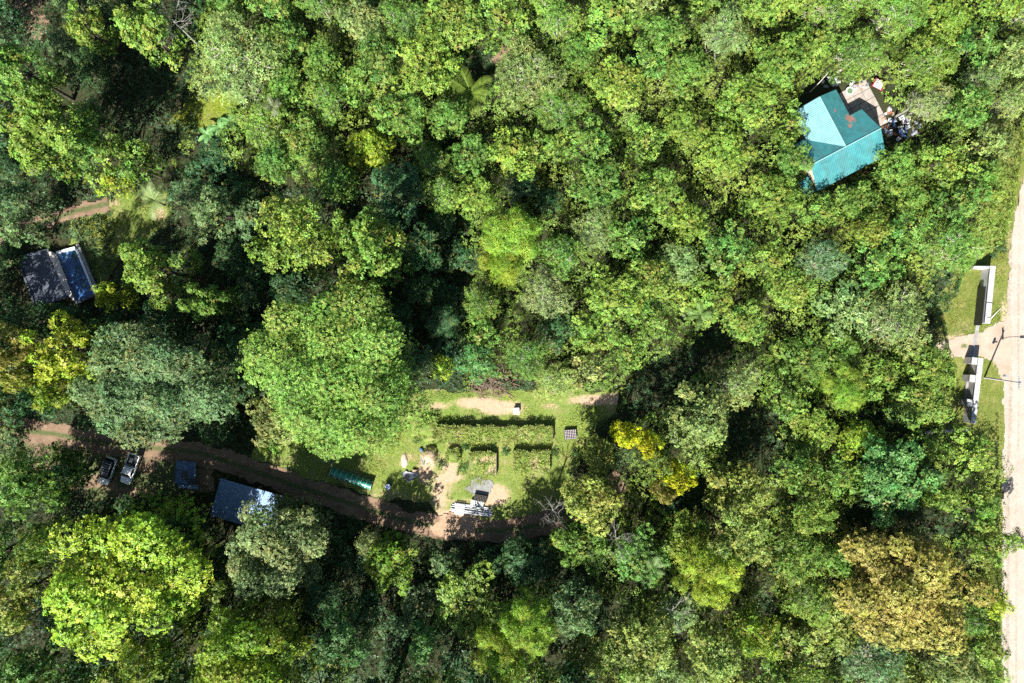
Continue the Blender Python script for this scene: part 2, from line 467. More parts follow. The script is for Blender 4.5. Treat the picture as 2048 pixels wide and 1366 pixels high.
def crown_lobes(rng, R, H, hc, nl, style):
    """centres and radii of the leaf clumps that make up a crown; hc is the crown depth"""
    zc = H - hc
    out = []
    ga = 2.39996
    f1, f2 = rng.random(2) * 6.283
    for i in range(nl):
        f = (i + 0.5) / nl
        rho = R * 0.80 * math.sqrt(f) * (1 + rng.normal() * 0.13)
        a = i * ga + rng.normal() * 0.35
        e = math.sqrt(max(0.0, 1 - min(1.0, (rho / R) ** 2 * 0.92)))
        rho *= 1 + 0.10 * math.cos(2 * a + f1) + 0.10 * math.cos(3 * a + f2)
        lr = R * style['lobe'] * (0.75 + 0.5 * rng.random())
        flat = style['flat']
        z = zc + (hc - lr * 0.8) * (flat + (1 - flat) * e) + rng.normal() * style['rough'] * R * 0.11
        out.append((rho * math.cos(a), rho * math.sin(a), z, lr, 0))
    if H > 5:
        # the shaded lower storeys of the crown, down to the shrub layer
        for i in range(int(nl * 0.9)):
            a = i * ga + 1.1 + rng.normal() * 0.4
            f = (i + 0.5) / (nl * 0.9)
            rho = R * 0.70 * math.sqrt(0.15 + 0.85 * f) * (1 + rng.normal() * 0.12)
            out.append((rho * math.cos(a), rho * math.sin(a), H * (0.22 + 0.38 * ((i * 0.618) % 1.0)), R * style['lobe'] * (0.9 + 0.5 * rng.random()), 1))
    return np.array(out)

STYLES = {
    # lobe: clump size against the crown, flat: 1 = table top, sp: sprig spacing, k leaves, L length, W width
    'broad':  dict(lobe=0.30, flat=0.60, rough=1.4, sp=0.46, k=6, L=0.33, W=0.16, mix=0.55, lift=0.3),
    'glossy': dict(lobe=0.26, flat=0.35, rough=1.6, sp=0.52, k=7, L=0.44, W=0.18, mix=0.6, lift=0.2),
    'fine':   dict(lobe=0.22, flat=0.42, rough=0.9, sp=0.36, k=5, L=0.28, W=0.13, mix=0.5, lift=0.35),
    'lobed':  dict(lobe=0.22, flat=0.40, rough=1.8, sp=0.42, k=6, L=0.33, W=0.17, mix=0.7, lift=0.3),
    'sparse': dict(lobe=0.34, flat=0.6, rough=1.1, sp=0.38, k=5, L=0.31, W=0.11, mix=0.35, lift=0.4),
    'feather': dict(lobe=0.30, flat=0.40, rough=1.3, sp=0.30, k=6, L=0.36, W=0.07, mix=0.7, lift=0.15),
    'shrub':  dict(lobe=0.42, flat=0.35, rough=1.0, sp=0.40, k=5, L=0.34, W=0.15, mix=0.5, lift=0.4),
}

def make_crown(seed, style, R, H, hc, nl):
    st = STYLES[style]
    rng = np.random.default_rng(seed)
    lobes = crown_lobes(rng, R, H, hc, nl, st)
    Cs, Ns, Ts, Hs = [], [], [], []
    for (x, y, z, lr, low) in lobes:
        n = int(4 * math.pi * lr * lr * 0.72 / (st['sp'] ** 2) * (0.28 if low else 1))
        d = norm(rng.normal(size=(n * 2, 3)))
        d = d[d[:, 2] > -0.35][:n]
        # bumps on the clump surface
        b = 1 + 0.10 * np.sin(d[:, 0] * 9 + x) * np.sin(d[:, 1] * 8 + y) + rng.normal(size=len(d)) * 0.14 - 0.22 * rng.random(len(d)) ** 3
        p = np.array([x, y, z]) + d * (lr * b)[:, None] * np.array([1, 1, 0.8])
        # drop what lies deep inside another clump
        deep = np.zeros(len(p), bool)
        for (a2, b2, c2, r2, _l) in lobes:
            q = (p - np.array([a2, b2, c2])) / np.array([r2, r2, r2 * 0.8])
            deep |= (np.einsum('ij,ij->i', q, q) < 0.5)
        keep = ~deep | (rng.random(len(p)) < 0.12)
        p = p[keep]; d = d[keep]
        lt = rng.random(); lh = rng.random()
        Cs.append(p)
        Ns.append(norm(d * st['mix'] + np.array([0, 0, 0.55]) + rng.normal(size=d.shape) * 0.28))
        Ts.append(np.clip(0.35 + 0.3 * (lt - 0.5) + (rng.random(len(p)) - 0.15) * 0.62, 0, 1))
        Hs.append(np.clip(0.28 + 0.55 * (lh - 0.5) + rng.random(len(p)) * 0.62, 0, 1))
    C = np.concatenate(Cs); N = np.concatenate(Ns); T = np.concatenate(Ts); Hh = np.concatenate(Hs)
    Q, t, h = rosettes(rng, C, N, st['k'], st['L'], st['W'], T, Hh, st['lift'])
    # larger inner leaves that close the crown
    inn = []
    for (x, y, z, lr, low) in lobes:
        n = int(lr * lr * (2 if style == 'sparse' else 5))
        inn.append(np.array([x, y, z - 0.1 * lr]) + rng.normal(size=(n, 3)) * lr * 0.36)
    inn = np.concatenate(inn)
    Ni = norm(rng.normal(size=inn.shape) + np.array([0, 0, 0.9]))
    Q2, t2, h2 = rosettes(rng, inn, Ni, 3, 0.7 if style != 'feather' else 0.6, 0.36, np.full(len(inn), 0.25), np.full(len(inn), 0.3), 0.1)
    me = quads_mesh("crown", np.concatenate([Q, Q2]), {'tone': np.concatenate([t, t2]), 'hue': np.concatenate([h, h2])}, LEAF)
    return me, lobes

def make_wood(seed, R, H, hc, lobes, twigs=0, bark=None):
    """trunk, and a separate mesh of limbs that run to the leaf clumps"""
    rng = random.Random(seed)
    r0 = 0.035 * H * 0.5 + R * 0.022
    zt = H - hc * 0.75
    lean = (rng.uniform(-.4, .4), rng.uniform(-.4, .4))
    pts = [(0, 0, -0.3), (0, 0, 0.25), (lean[0] * .3, lean[1] * .3, zt * .35), (lean[0] * .7, lean[1] * .7, zt * .7), (lean[0], lean[1], zt)]
    trunk = MB().tube(pts, [r0 * 1.5, r0 * 1.1, r0 * .9, r0 * .75, r0 * .6], 8)
    limbs = MB()
    order = list(range(len(lobes))); rng.shuffle(order)
    top = Vector((lean[0], lean[1], zt))
    for i in order[:14]:
        x, y, z, lr, _l = lobes[i]
        st = Vector((lean[0], lean[1], zt * rng.uniform(.75, 1.0)))
        en = Vector((x, y, z))
        md = st.lerp(en, .5) + Vector((rng.uniform(-.2, .2), rng.uniform(-.2, .2), rng.uniform(0, .5)))
        limbs.tube([st, md, en], [r0 * .42, r0 * .26, r0 * .1], 5, False)
        for _ in range(twigs):
            a = Vector((rng.gauss(0, 1), rng.gauss(0, 1), rng.uniform(.1, 1.1))).normalized()
            q = st.lerp(en, rng.uniform(.6, 1.0))
            e2 = q + a * lr * rng.uniform(.9, 1.35)
            m2 = q.lerp(e2, .5) + Vector((rng.gauss(0, .1), rng.gauss(0, .1), .1)) * lr
            limbs.tube([q, m2, e2], [.045, .035, .015], 4, False)
            for _ in range(2):
                e3 = m2 + (a + Vector((rng.gauss(0, .6), rng.gauss(0, .6), rng.gauss(0, .4)))).normalized() * lr * .55
                limbs.tube([m2, e3], [.03, .012], 3, False)
    b = bark or BARK
    return trunk.mesh("trunk", b), limbs.mesh("limbs", b)

PROTO = {}
def proto(key, style, R, H, hc, nl, seeds, twigs=0, bark=None):
    PROTO[key] = []
    for s in seeds:
        c, lobes = make_crown(s, style, R, H, hc, nl)
        t, l = make_wood(s, R, H, hc, lobes, twigs, bark)
        PROTO[key].append((R, H, c, t, l))

proto('broad_s', 'broad', 3.4, 8.0, 3.6, 9, (1, 2, 3))
proto('broad_m', 'broad', 4.8, 11.0, 4.8, 14, (4, 5, 6))
proto('glossy_m', 'glossy', 5.0, 14.0, 6.0, 16, (7, 8))
proto('fine_m', 'fine', 4.6, 11.0, 5.0, 20, (9, 10))
proto('fine_l', 'fine', 9.0, 18.0, 7.0, 46, (11,))
proto('fine_xl', 'fine', 12.0, 20.0, 7.5, 80, (12,))
proto('lobed_m', 'lobed', 4.6, 12.0, 5.0, 20, (13, 14))
proto('lobed_l', 'lobed', 9.0, 18.0, 7.5, 40, (15, 16))
proto('sparse_m', 'sparse', 4.4, 10.0, 4.4, 10, (17, 18), twigs=3, bark=PALEBARK)
proto('feather_m', 'feather', 4.6, 12.0, 5.5, 17, (19, 20))
proto('shrub_s', 'shrub', 1.9, 3.2, 2.4, 5, (21, 22, 23))

TINT = {   # base colour of a leaf
    'mid green': (0.060, 0.125, 0.021), 'yellow-green': (0.078, 0.140, 0.021), 'dark green': (0.023, 0.062, 0.019),
    'lime': (0.118, 0.182, 0.014), 'sage green': (0.090, 0.140, 0.040), 'blue-green': (0.056, 0.106, 0.040),
    'olive': (0.106, 0.145, 0.029), 'teal green': (0.045, 0.118, 0.030), 'golden yellow': (0.190, 0.232, 0.006),
    'orange-brown': (0.132, 0.122, 0.023), 'bright green': (0.080, 0.146, 0.013), 'grey-olive': (0.102, 0.136, 0.044),
}
TREES = []     # (px, py, r_px, h, key, tint, label or None)
def T(px, py, r, h, key, tint, label=None, sq=1.0):
    TREES.append([px, py, r, h, key, tint, label, sq])

# trees one can pick out in the photograph
T(672, 735, 174, 21, 'fine_xl', 'yellow-green', 'largest round green tree crown, a broad dome left of the grassy clearing')
T(300, 765, 135, 19, 'fine_l', 'blue-green', 'large round blue-green tree shading the yard above the two parked cars')
T(590, 470, 92, 21, 'fine_m', 'yellow-green', 'tall dense tree touching the top left of the largest dome crown')
T(745, 495, 84, 22, 'lobed_m', 'mid green', 'tall lumpy green tree directly above the largest dome crown')
T(252, 1150, 150, 20, 'lobed_l', 'lime', 'big bright lime yellow tree in the lower left corner area')
T(556, 1094, 100, 15, 'lobed_l', 'grey-olive', 'grey-olive cauliflower shaped tree just below the grey metal shed roof')
T(1815, 1175, 134, 17, 'lobed_l', 'orange-brown', 'big orange-brown tree near the dirt road in the lower right')
T(1252, 870, 31, 11.5, 'lobed_m', 'golden yellow', 'yellow tree clump nearest the clearing in the patchy yellow chain')
T(1296, 888, 30, 12, 'lobed_m', 'golden yellow', 'second yellow clump from the clearing in the patchy yellow chain')
T(1322, 925, 26, 12, 'lobed_m', 'olive', 'olive clump joining the upper and lower yellow clumps right of the clearing')
T(1356, 952, 37, 13, 'lobed_m', 'golden yellow', 'largest yellow clump at the lower end of the patchy yellow chain')
T(1328, 985, 24, 12, 'lobed_m', 'orange-brown', 'small orange-tinged clump at the lower left end of the yellow chain')
T(1020, 465, 68, 14, 'feather_m', 'bright green', 'feathery bright green tree standing out near the centre of the canopy')
T(1005, 525, 46, 12, 'feather_m', 'bright green', 'smaller feathery bright green tree touching its twin near the centre from below')
T(1055, 1255, 64, 17, 'feather_m', 'bright green', 'feathery bright green tree at the lower centre, upper of two')
T(1000, 1310, 60, 16, 'feather_m', 'bright green', 'feathery bright green tree at the lower centre edge, lower of two')
T(1150, 1220, 60, 16, 'fine_m', 'blue-green', 'blue-green dense tree right of the feathery trees at lower centre')
T(1470, 1070, 72, 17, 'fine_m', 'olive', 'olive tree left of the gap beside the orange-brown tree, upper of two')
T(1420, 1150, 66, 17, 'feather_m', 'lime', 'yellowish lime tree left of the gap beside the orange-brown tree, lower of two')
T(1480, 985, 72, 15, 'broad_m', 'olive', 'olive broad tree right of the golden yellow pair of trees')
T(1790, 965, 78, 14, 'glossy_m', 'teal green', 'teal green tree of large star shaped leaf clusters above the orange-brown tree')
T(1865, 985, 44, 13, 'glossy_m', 'mid green', 'mid green star leaved tree up and right of the orange-brown tree')
T(130, 700, 72, 18, 'lobed_m', 'lime', 'upright lime and olive tree below the swimming pool')
T(115, 780, 48, 14, 'lobed_m', 'bright green', 'bright green tree at the left above the pale bare yard')
T(18, 690, 52, 21, 'lobed_m', 'orange-brown', 'brownish tree cut by the left edge below the pool')
T(310, 540, 66, 17, 'glossy_m', 'mid green', 'glossy mid green tree to the right of the swimming pool')
T(415, 600, 40, 15, 'glossy_m', 'yellow-green', 'yellow-green tree right of the glossy tree beside the pool')
T(225, 590, 34, 11, 'lobed_m', 'lime', 'small lime tree at the lower right corner of the pool')
T(85, 275, 84, 19, 'glossy_m', 'yellow-green', 'glossy yellow-green tree of many clumps at the upper left edge')
T(148, 305, 50, 16, 'glossy_m', 'mid green'); T(182, 240, 32, 10, 'broad_s', 'blue-green')
T(100, 200, 52, 18, 'glossy_m', 'mid green', 'glossy mid green tree at the upper left above its larger neighbour')
T(20, 130, 56, 18, 'glossy_m', 'mid green', 'glossy green tree cut by the left edge near the top')
T(470, 130, 88, 12, 'sparse_m', 'sage green', 'wide pale sage green thin-leaved tree in the upper left')
T(740, 297, 46, 9, 'broad_m', 'lime', 'yellowish lime low tree up from the lumpy tall green tree')
T(795, 385, 70, 10, 'fine_m', 'dark green', 'dark green soft leaved tree lying in shade right of centre left')
T(880, 640, 38, 8, 'feather_m', 'dark green', 'small dark green feathery tree in the shaded gap right of the largest dome')
T(1055, 145, 66, 9, 'sparse_m', 'sage green', 'pale sage tree beside the forest trail at top centre')
T(1800, 640, 74, 10, 'sparse_m', 'sage green', 'wide pale sage tree left of the white gate wall')
T(780, 1125, 60, 9.5, 'lobed_m', 'bright green', 'bright green clumpy tree below the dirt track left of lower centre')
T(735, 1085, 28, 8.5, 'sparse_m', 'grey-olive', 'small pale grey-olive tree touching the clumpy bright tree below the track')
T(940, 1205, 80, 9.0, 'broad_m', 'yellow-green', 'wide yellow-green tree below the bend of the dirt track')
T(1248, 912, 28, 7, 'fine_m', 'blue-green', 'small blue-green round bush tree left between the golden yellow trees')
T(500, 1310, 112, 20, 'lobed_l', 'bright green', 'large bright green tree cut by the bottom edge right of the lime tree')
T(310, 1320, 60, 18, 'broad_m', 'yellow-green', 'yellow-green tree at the bottom edge below the lime yellow tree')
T(30, 1190, 76, 20, 'fine_m', 'olive', 'olive tree cut by the left edge beside the lime yellow tree')
T(60, 965, 72, 18, 'broad_m', 'mid green', 'mid green broad tree left of the parked dark car')
T(1160, 1090, 56, 11, 'broad_m', 'yellow-green', 'yellow-green tree with bare twigs right of the track bend')
T(1180, 1000, 62, 13, 'broad_m', 'olive', 'mid green tree at the lower right corner of the clearing')
T(1395, 840, 78, 13, 'broad_m', 'sage green', 'broad pale green tree right of the golden yellow trees')
T(850, 130, 70, 10, 'broad_m', 'yellow-green'); T(900, 50, 62, 10, 'broad_m', 'yellow-green')
T(895, 235, 44, 9, 'broad_m', 'mid green'); T(800, 235, 60, 10, 'broad_m', 'mid green')
T(1640, 520, 52, 9, 'sparse_m', 'blue-green'); T(1690, 775, 46, 10, 'feather_m', 'bright green', 'feathery bright green tree left of the lower gate wall')
T(1480, 770, 50, 10, 'sparse_m', 'sage green'); T(1090, 590, 50, 10, 'sparse_m', 'grey-olive')
T(1860, 205, 46, 7, 'sparse_m', 'grey-olive', 'thin grey-olive tree with bare twigs beside the scrap heap and house patio')
T(1445, 65, 50, 9, 'sparse_m', 'sage green'); T(1110, 765, 48, 5, 'sparse_m', 'olive', 'low olive thicket tree right of the brush pile above the garden beds')
T(1165, 745, 40, 5, 'shrub_s', 'grey-olive', 'low grey-olive bush above the right end of the garden beds')
T(955, 725, 40, 8, 'broad_s', 'teal green', 'small teal green tree just up and left of the brush pile')
T(965, 670, 42, 9, 'broad_s', 'mid green'); T(880, 735, 28, 6, 'broad_s', 'lime')
T(1225, 590, 62, 10, 'broad_m', 'yellow-green'); T(1290, 560, 52, 10, 'broad_m', 'yellow-green'); T(1180, 660, 46, 9, 'broad_s', 'yellow-green')
T(1300, 640, 44, 9, 'broad_s', 'yellow-green'); T(1255, 700, 42, 8, 'broad_s', 'yellow-green'); T(1120, 660, 44, 7, 'broad_s', 'dark green')
T(1930, 905, 48, 8, 'broad_s', 'yellow-green', 'yellow-green tree just below the lower white gate wall')
T(1985, 1095, 36, 9, 'broad_s', 'yellow-green'); T(1965, 1020, 42, 10, 'broad_s', 'mid green'); T(1985, 1205, 32, 8, 'broad_s', 'lime')
T(1975, 1300, 46, 9, 'broad_s', 'yellow-green'); T(2026, 1080, 26, 8, 'broad_s', 'yellow-green', 'small tree hanging over the dirt road edge beside the orange-brown tree')
T(250, 320, 46, 13, 'broad_s', 'yellow-green'); T(225, 362, 30, 6, 'broad_s', 'lime'); T(20, 395, 48, 13, 'broad_m', 'blue-green', 'blue-green tree above the rutted path at the left edge')
T(40, 460, 34, 9, 'broad_s', 'blue-green', 'small blue-green tree overhanging the rutted path at left')
T(290, 55, 58, 13, 'lobed_m', 'yellow-green'); T(175, 55, 44, 12, 'lobed_m', 'yellow-green')
T(1850, 735, 56, 9, 'broad_m', 'yellow-green'); T(1830, 810, 60, 9, 'broad_m', 'yellow-green'); T(1720, 880, 48, 9, 'broad_m', 'lime')
T(330, 640, 48, 13, 'broad_m', 'dark green'); T(460, 700, 40, 12, 'broad_s', 'dark green'); T(30, 800, 52, 14, 'lobed_m', 'dark green')
T(850, 500, 50, 12, 'fine_m', 'dark green'); T(840, 580, 38, 10, 'fine_m', 'dark green'); T(430, 430, 54, 12, 'glossy_m', 'blue-green')
T(1620, 1020, 52, 13, 'fine_m', 'yellow-green'); T(1510, 1270, 48, 12, 'broad_m', 'bright green'); T(1430, 1310, 60, 13, 'broad_m', 'olive')
T(1280, 1285, 74, 14, 'broad_m', 'olive'); T(1590, 1110, 58, 12, 'fine_m', 'mid green'); T(1750, 1320, 60, 12, 'sparse_m', 'blue-green')
T(690, 1290, 60, 18, 'glossy_m', 'dark green'); T(850, 1290, 40, 12, 'glossy_m', 'teal green'); T(1050, 1122, 60, 9, 'broad_m', 'dark green')
T(60, 1320, 60, 19, 'glossy_m', 'teal green'); T(430, 1185, 30, 11, 'broad_s', 'sage green'); T(560, 835, 62, 17, 'fine_m', 'grey-olive', 'pale grey-olive tree against the lower left of the largest dome crown')
T(350, 1075, 46, 14, 'fine_m', 'dark green'); T(650, 895, 26, 7, 'broad_s', 'mid green'); T(258, 1012, 30, 5.5, 'broad_s', 'dark green', 'dark small tree over the bonnets of the two parked cars')
T(128, 960, 40, 11, 'broad_s', 'dark green'); T(325, 1005, 32, 6, 'broad_s', 'dark green'); T(540, 890, 26, 5, 'shrub_s', 'yellow-green')
T(-20, 1110, 62, 17, 'fine_m', 'mid green')  # past the left edge, added to shade the track
rb = random.Random(31)  # row of trees past the bottom edge, added to shade the gaps
for k, x in enumerate(range(-10, 1190, 108)):
    T(x + rb.uniform(-25, 25), 1418 + rb.uniform(-10, 14), rb.uniform(66, 84), rb.uniform(17, 21), ('fine_m', 'lobed_m', 'glossy_m')[k % 3], ('mid green', 'dark green', 'yellow-green', 'dark green')[k % 4])
# trees added to shade the pool, yard and track, some out of frame
T(4, 640, 46, 10.5, 'fine_m', 'dark green'); T(62, 640, 46, 10.5, 'fine_m', 'dark green'); T(-30, 715, 66, 17, 'fine_m', 'dark green'); T(40, 745, 44, 18, 'lobed_m', 'olive'); T(165, 1062, 42, 8, 'fine_m', 'dark green'); T(95, 1085, 50, 18, 'fine_m', 'mid green'); T(385, 1120, 48, 14, 'fine_m', 'dark green'); T(-62, 620, 62, 11, 'lobed_m', 'dark green')
T(1586, 318, 40, 7, 'broad_m', 'mid green', 'mid green tree overlapping the left end of the teal roof'); T(1582, 250, 36, 7.5, 'broad_s', 'yellow-green', 'yellow-green tree left of the pale teal roof slope'); T(1800, 335, 48, 7, 'broad_m', 'yellow-green', 'yellow-green tree at the lower right corner of the teal roof'); T(1715, 400, 42, 6.5, 'broad_m', 'mid green', 'mid green tree just below the teal roof'); T(1640, 425, 40, 7, 'broad_s', 'yellow-green')
T(650, 1200, 50, 11, 'fine_m', 'dark green')
T(118, 640, 40, 10, 'fine_m', 'dark green', 'dark green tree shading the lower edge of the swimming pool')

# fill the closed canopy between them
NOFILL = []   # pixel polygons where the ground, a building or a deep gap shows
def hole(*p): NOFILL.append(list(p))
hole((1610, 150), (1690, 140), (1780, 140), (1850, 230), (1850, 290), (1775, 310), (1740, 350), (1640, 395), (1590, 350), (1590, 250))
hole(*[(a, b) for a, b in CLEAR_PX])
hole((2060, 230), (2010, 440), (1960, 520), (1900, 560), (1880, 620), (1850, 700), (1900, 760), (1915, 860), (1990, 880), (1985, 1000), (2000, 1366), (2120, 1400), (2120, 230))
hole((20, 420), (230, 385), (330, 400), (320, 470), (230, 560), (200, 610), (40, 610), (20, 500))
hole((0, 840), (110, 840), (200, 890), (470, 880), (600, 900), (700, 960), (880, 1020), (1120, 1020), (1100, 1080), (860, 1085), (640, 1030), (400, 1040), (180, 1000), (60, 920))
hole((210, 90), (380, 100), (385, 330), (330, 340), (200, 250))            # deep dark gap upper left
hole((880, 95), (1000, 90), (1000, 140), (960, 260), (1080, 250), (1070, 215), (990, 210), (905, 255))
hole((850, 420), (935, 430), (930, 760), (860, 700), (820, 560))           # gap right of the dome
hole((460, 440), (505, 450), (510, 640), (440, 640))
hole((1235, 790), (1330, 690), (1440, 665), (1430, 730), (1260, 840)); hole((1000, 350), (1090, 350), (1100, 400), (1000, 400)); hole((1230, 780), (1330, 680), (1450, 660), (1440, 730), (1260, 850))
hole((1450, 840), (1570, 840), (1570, 930), (1450, 930)); hole((1690, 1010), (1900, 1010), (1900, 1060), (1680, 1090)); hole((1520, 1120), (1570, 1110), (1540, 1200), (1490, 1200))
hole((620, 1150), (720, 1150), (700, 1240), (610, 1240)); hole((180, 1270), (280, 1260), (280, 1330), (180, 1330)); hole((1180, 1150), (1260, 1180), (1240, 1270), (1190, 1270))
hole((880, 750), (1090, 745), (1090, 800), (860, 800)); hole((400, 190), (480, 185), (480, 270), (395, 280)); hole((20, 0), (100, 0), (100, 80), (30, 80))
hole((1850, 560), (1900, 560), (1900, 640), (1860, 640)); hole((600, 890), (720, 890), (720, 960), (600, 960))

for p in ([(620, 1080), (720, 1090), (700, 1250), (610, 1260)], [(150, 1250), (290, 1260), (280, 1366), (150, 1366)], [(80, 1030), (170, 1030), (170, 1110), (80, 1110)], [(330, 1040), (420, 1040), (420, 1240), (340, 1240)],
          [(720, 1180), (840, 1200), (830, 1400), (740, 1400)], [(830, 1075), (1010, 1075), (1000, 1130), (830, 1130)], [(1290, 960), (1370, 960), (1370, 1015), (1290, 1015)], [(350, 370), (500, 370), (500, 480), (380, 480)],
          [(150, 430), (260, 430), (260, 620), (170, 620)], [(420, 640), (485, 640), (485, 740), (440, 740)], [(560, 1200), (700, 1180), (680, 1400), (600, 1400)], [(380, 330), (440, 300), (440, 380), (390, 380)]):
    hole(*p)
GAP_SKIP = ((440, 230), (980, 770), (660, 920), (60, 40), (940, 130), (300, 200), (200, 500), (380, 290))   # glades and openings that stay open
rf = random.Random(77)
def region(px, py):
    """how the canopy looks there: height range, radius range, crowns, tints"""
    if px > 900 and py < 800 and not (px < 960 and py > 400):
        if px > 1350 or py < 330:
            return (6.5, 9.5), (42, 64), ('broad_s', 'broad_m', 'broad_m', 'broad_s', 'sparse_m'), ('yellow-green',) * 5 + ('mid green',) * 2 + ('sage green',)
        return (7, 10.5), (42, 64), ('broad_s', 'broad_m', 'broad_m', 'sparse_m'), ('yellow-green', 'yellow-green', 'mid green', 'mid green', 'sage green')
    if px > 1150:
        return (7, 11), (42, 64), ('broad_m', 'fine_m', 'broad_s', 'sparse_m', 'broad_m'), ('yellow-green', 'olive', 'olive', 'mid green', 'sage green', 'olive', 'yellow-green')
    if py < 420 and px > 380:
        return (7.5, 11), (42, 64), ('broad_s', 'broad_m', 'sparse_m', 'broad_m'), ('yellow-green', 'mid green', 'yellow-green', 'sage green', 'mid green')
    if py < 420:
        return (6, 9), (38, 56), ('broad_s', 'broad_m', 'fine_m'), ('dark green', 'dark green', 'blue-green')
    if py > 1000:
        return (5, 9), (42, 60), ('fine_m', 'broad_m', 'fine_m'), ('dark green', 'dark green', 'teal green', 'dark green')
    return (5, 8), (38, 56), ('fine_m', 'broad_m'), ('dark green', 'dark green', 'blue-green')

def inpoly(poly, x, y):
    c = False
    for i in range(len(poly)):
        (x1, y1), (x2, y2) = poly[i], poly[i - 1]
        if (y1 > y) != (y2 > y) and x < (x2 - x1) * (y - y1) / (y2 - y1) + x1: c = not c
    return c
def edge_dist(poly, x, y):
    best = 1e9
    for i in range(len(poly)):
        (x1, y1), (x2, y2) = poly[i], poly[i - 1]
        t = max(0, min(1, ((x - x1) * (x2 - x1) + (y - y1) * (y2 - y1)) / ((x2 - x1) ** 2 + (y2 - y1) ** 2 + 1e-9)))
        best = min(best, math.hypot(x - x1 - t * (x2 - x1), y - y1 - t * (y2 - y1)))
    return best
GAPS = [p for p in NOFILL[5:] if not any(inpoly(p, a, b) for a, b in GAP_SKIP)]
for _ in range(3000):
    if sum(1 for t in TREES if t[4] == 'gap') > 40: break
    px, py = rf.uniform(0, 1100), rf.uniform(0, 1366)
    if not any(inpoly(p, px, py) for p in GAPS): continue
    r = rf.uniform(32, 46)
    if any(inpoly(p, px, py) or edge_dist(p, px, py) < r for p in NOFILL[:5]): continue
    if any(math.hypot(px - t[0], py - t[1]) < 0.62 * (r + min(t[2], 60)) for t in TREES): continue
    T(px, py, r, rf.uniform(3.6, 6.0), rf.choice(('fine_m', 'broad_s', 'broad_s')), rf.choice(('dark green', 'dark green', 'blue-green')), None)
print('after gap fill', len(TREES))
for sweep, f in ((0, 0.80), (1, 0.74), (2, 0.68)):
    for _ in range(5000):
        if len(TREES) > 296: break
        px, py = rf.uniform(-25, 2070), rf.uniform(-25, 1390)
        hr, rr, keys, tints = region(px, py)
        r = rf.uniform(*rr) * (1 - 0.12 * sweep)
        if any(inpoly(p, px, py) or edge_dist(p, px, py) < r * 0.72 for p in NOFILL): continue
        if any(math.hypot(px - t[0], py - t[1]) < f * (r + t[2]) for t in TREES): continue
        T(px, py, r, rf.uniform(*hr), rf.choice(keys), rf.choice(tints), None)
print("trees:", len(TREES))

# ------------------------------------------------------------------ labels that single out each tree
LAND = [('the teal roofed house', 1690, 270), ('the swimming pool', 110, 530), ('the white pickup', 262, 937), ('the grey shed roof', 490, 990), ('the garden beds', 990, 870),
        ('the upper gate wall', 1970, 590), ('the lower gate wall', 1945, 780), ('the lumber pile', 945, 1015), ('the patchy yellow trees', 1290, 900), ('the orange-brown tree', 1815, 1175),
        ('the big lime tree', 252, 1150), ('the largest dome tree', 672, 735), ('the central feathery tree', 1020, 465), ('the centre right palm', 1400, 625), ('the banana clump', 440, 250),
        ('the lone palm at left', 308, 400), ('the forest trail', 1030, 90), ('the brush pile', 1000, 770), ('the cauliflower tree', 545, 1085), ('the blue-green dome tree', 300, 765),
        ('the top left corner', 0, 0), ('the top right corner', 2048, 0), ('the bottom right corner', 2048, 1366), ('the bottom left corner', 0, 1366), ('the scrap heap', 1800, 250),
        ('the wide sage tree', 470, 130), ('the lower right yellow-lime tree', 1440, 1110), ('the dead white branches', 1240, 1090), ('the lower centre feathery pair', 1030, 1280),
        ('the teal star leaved tree', 1790, 965)]
KW = {'broad_s': 'broadleaf tree', 'broad_m': 'broadleaf tree', 'glossy_m': 'glossy tree', 'fine_m': 'dense tree', 'fine_l': 'dense tree', 'fine_xl': 'dense tree',
      'lobed_m': 'clumpy tree', 'lobed_l': 'clumpy tree', 'sparse_m': 'thin twiggy tree', 'feather_m': 'feathery tree', 'shrub_s': 'low shrub'}
ORD = ['nearest', 'second nearest', 'third nearest', 'fourth nearest', 'fifth nearest', 'sixth nearest', 'seventh nearest', 'eighth nearest', 'ninth nearest', 'tenth nearest']
def direction(dx, dy):
    a = math.degrees(math.atan2(-dy, dx)) % 360
    return ['right of', 'up and right of', 'above', 'up and left of', 'left of', 'down and left of', 'below', 'down and right of'][int(((a + 22.5) % 360) // 45)]
def auto_labels():
    groups = {}
    for t in TREES:
        if t[6]: continue
        best = min(LAND, key=lambda l: math.hypot(l[1] - t[0], l[2] - t[1]))
        d = math.hypot(best[1] - t[0], best[2] - t[1])
        stem = f"{t[5]} {KW[t[4]]}"
        groups.setdefault((stem, direction(t[0] - best[1], t[1] - best[2]), best[0]), []).append((d, t))
    for (stem, di, lm), lst in groups.items():
        lst.sort(key=lambda q: q[0])
        for i, (d, t) in enumerate(lst):
            t[6] = f"{stem} {di} {lm}" if len(lst) == 1 else f"{stem} {di} {lm}, {ORD[i]}"
auto_labels()

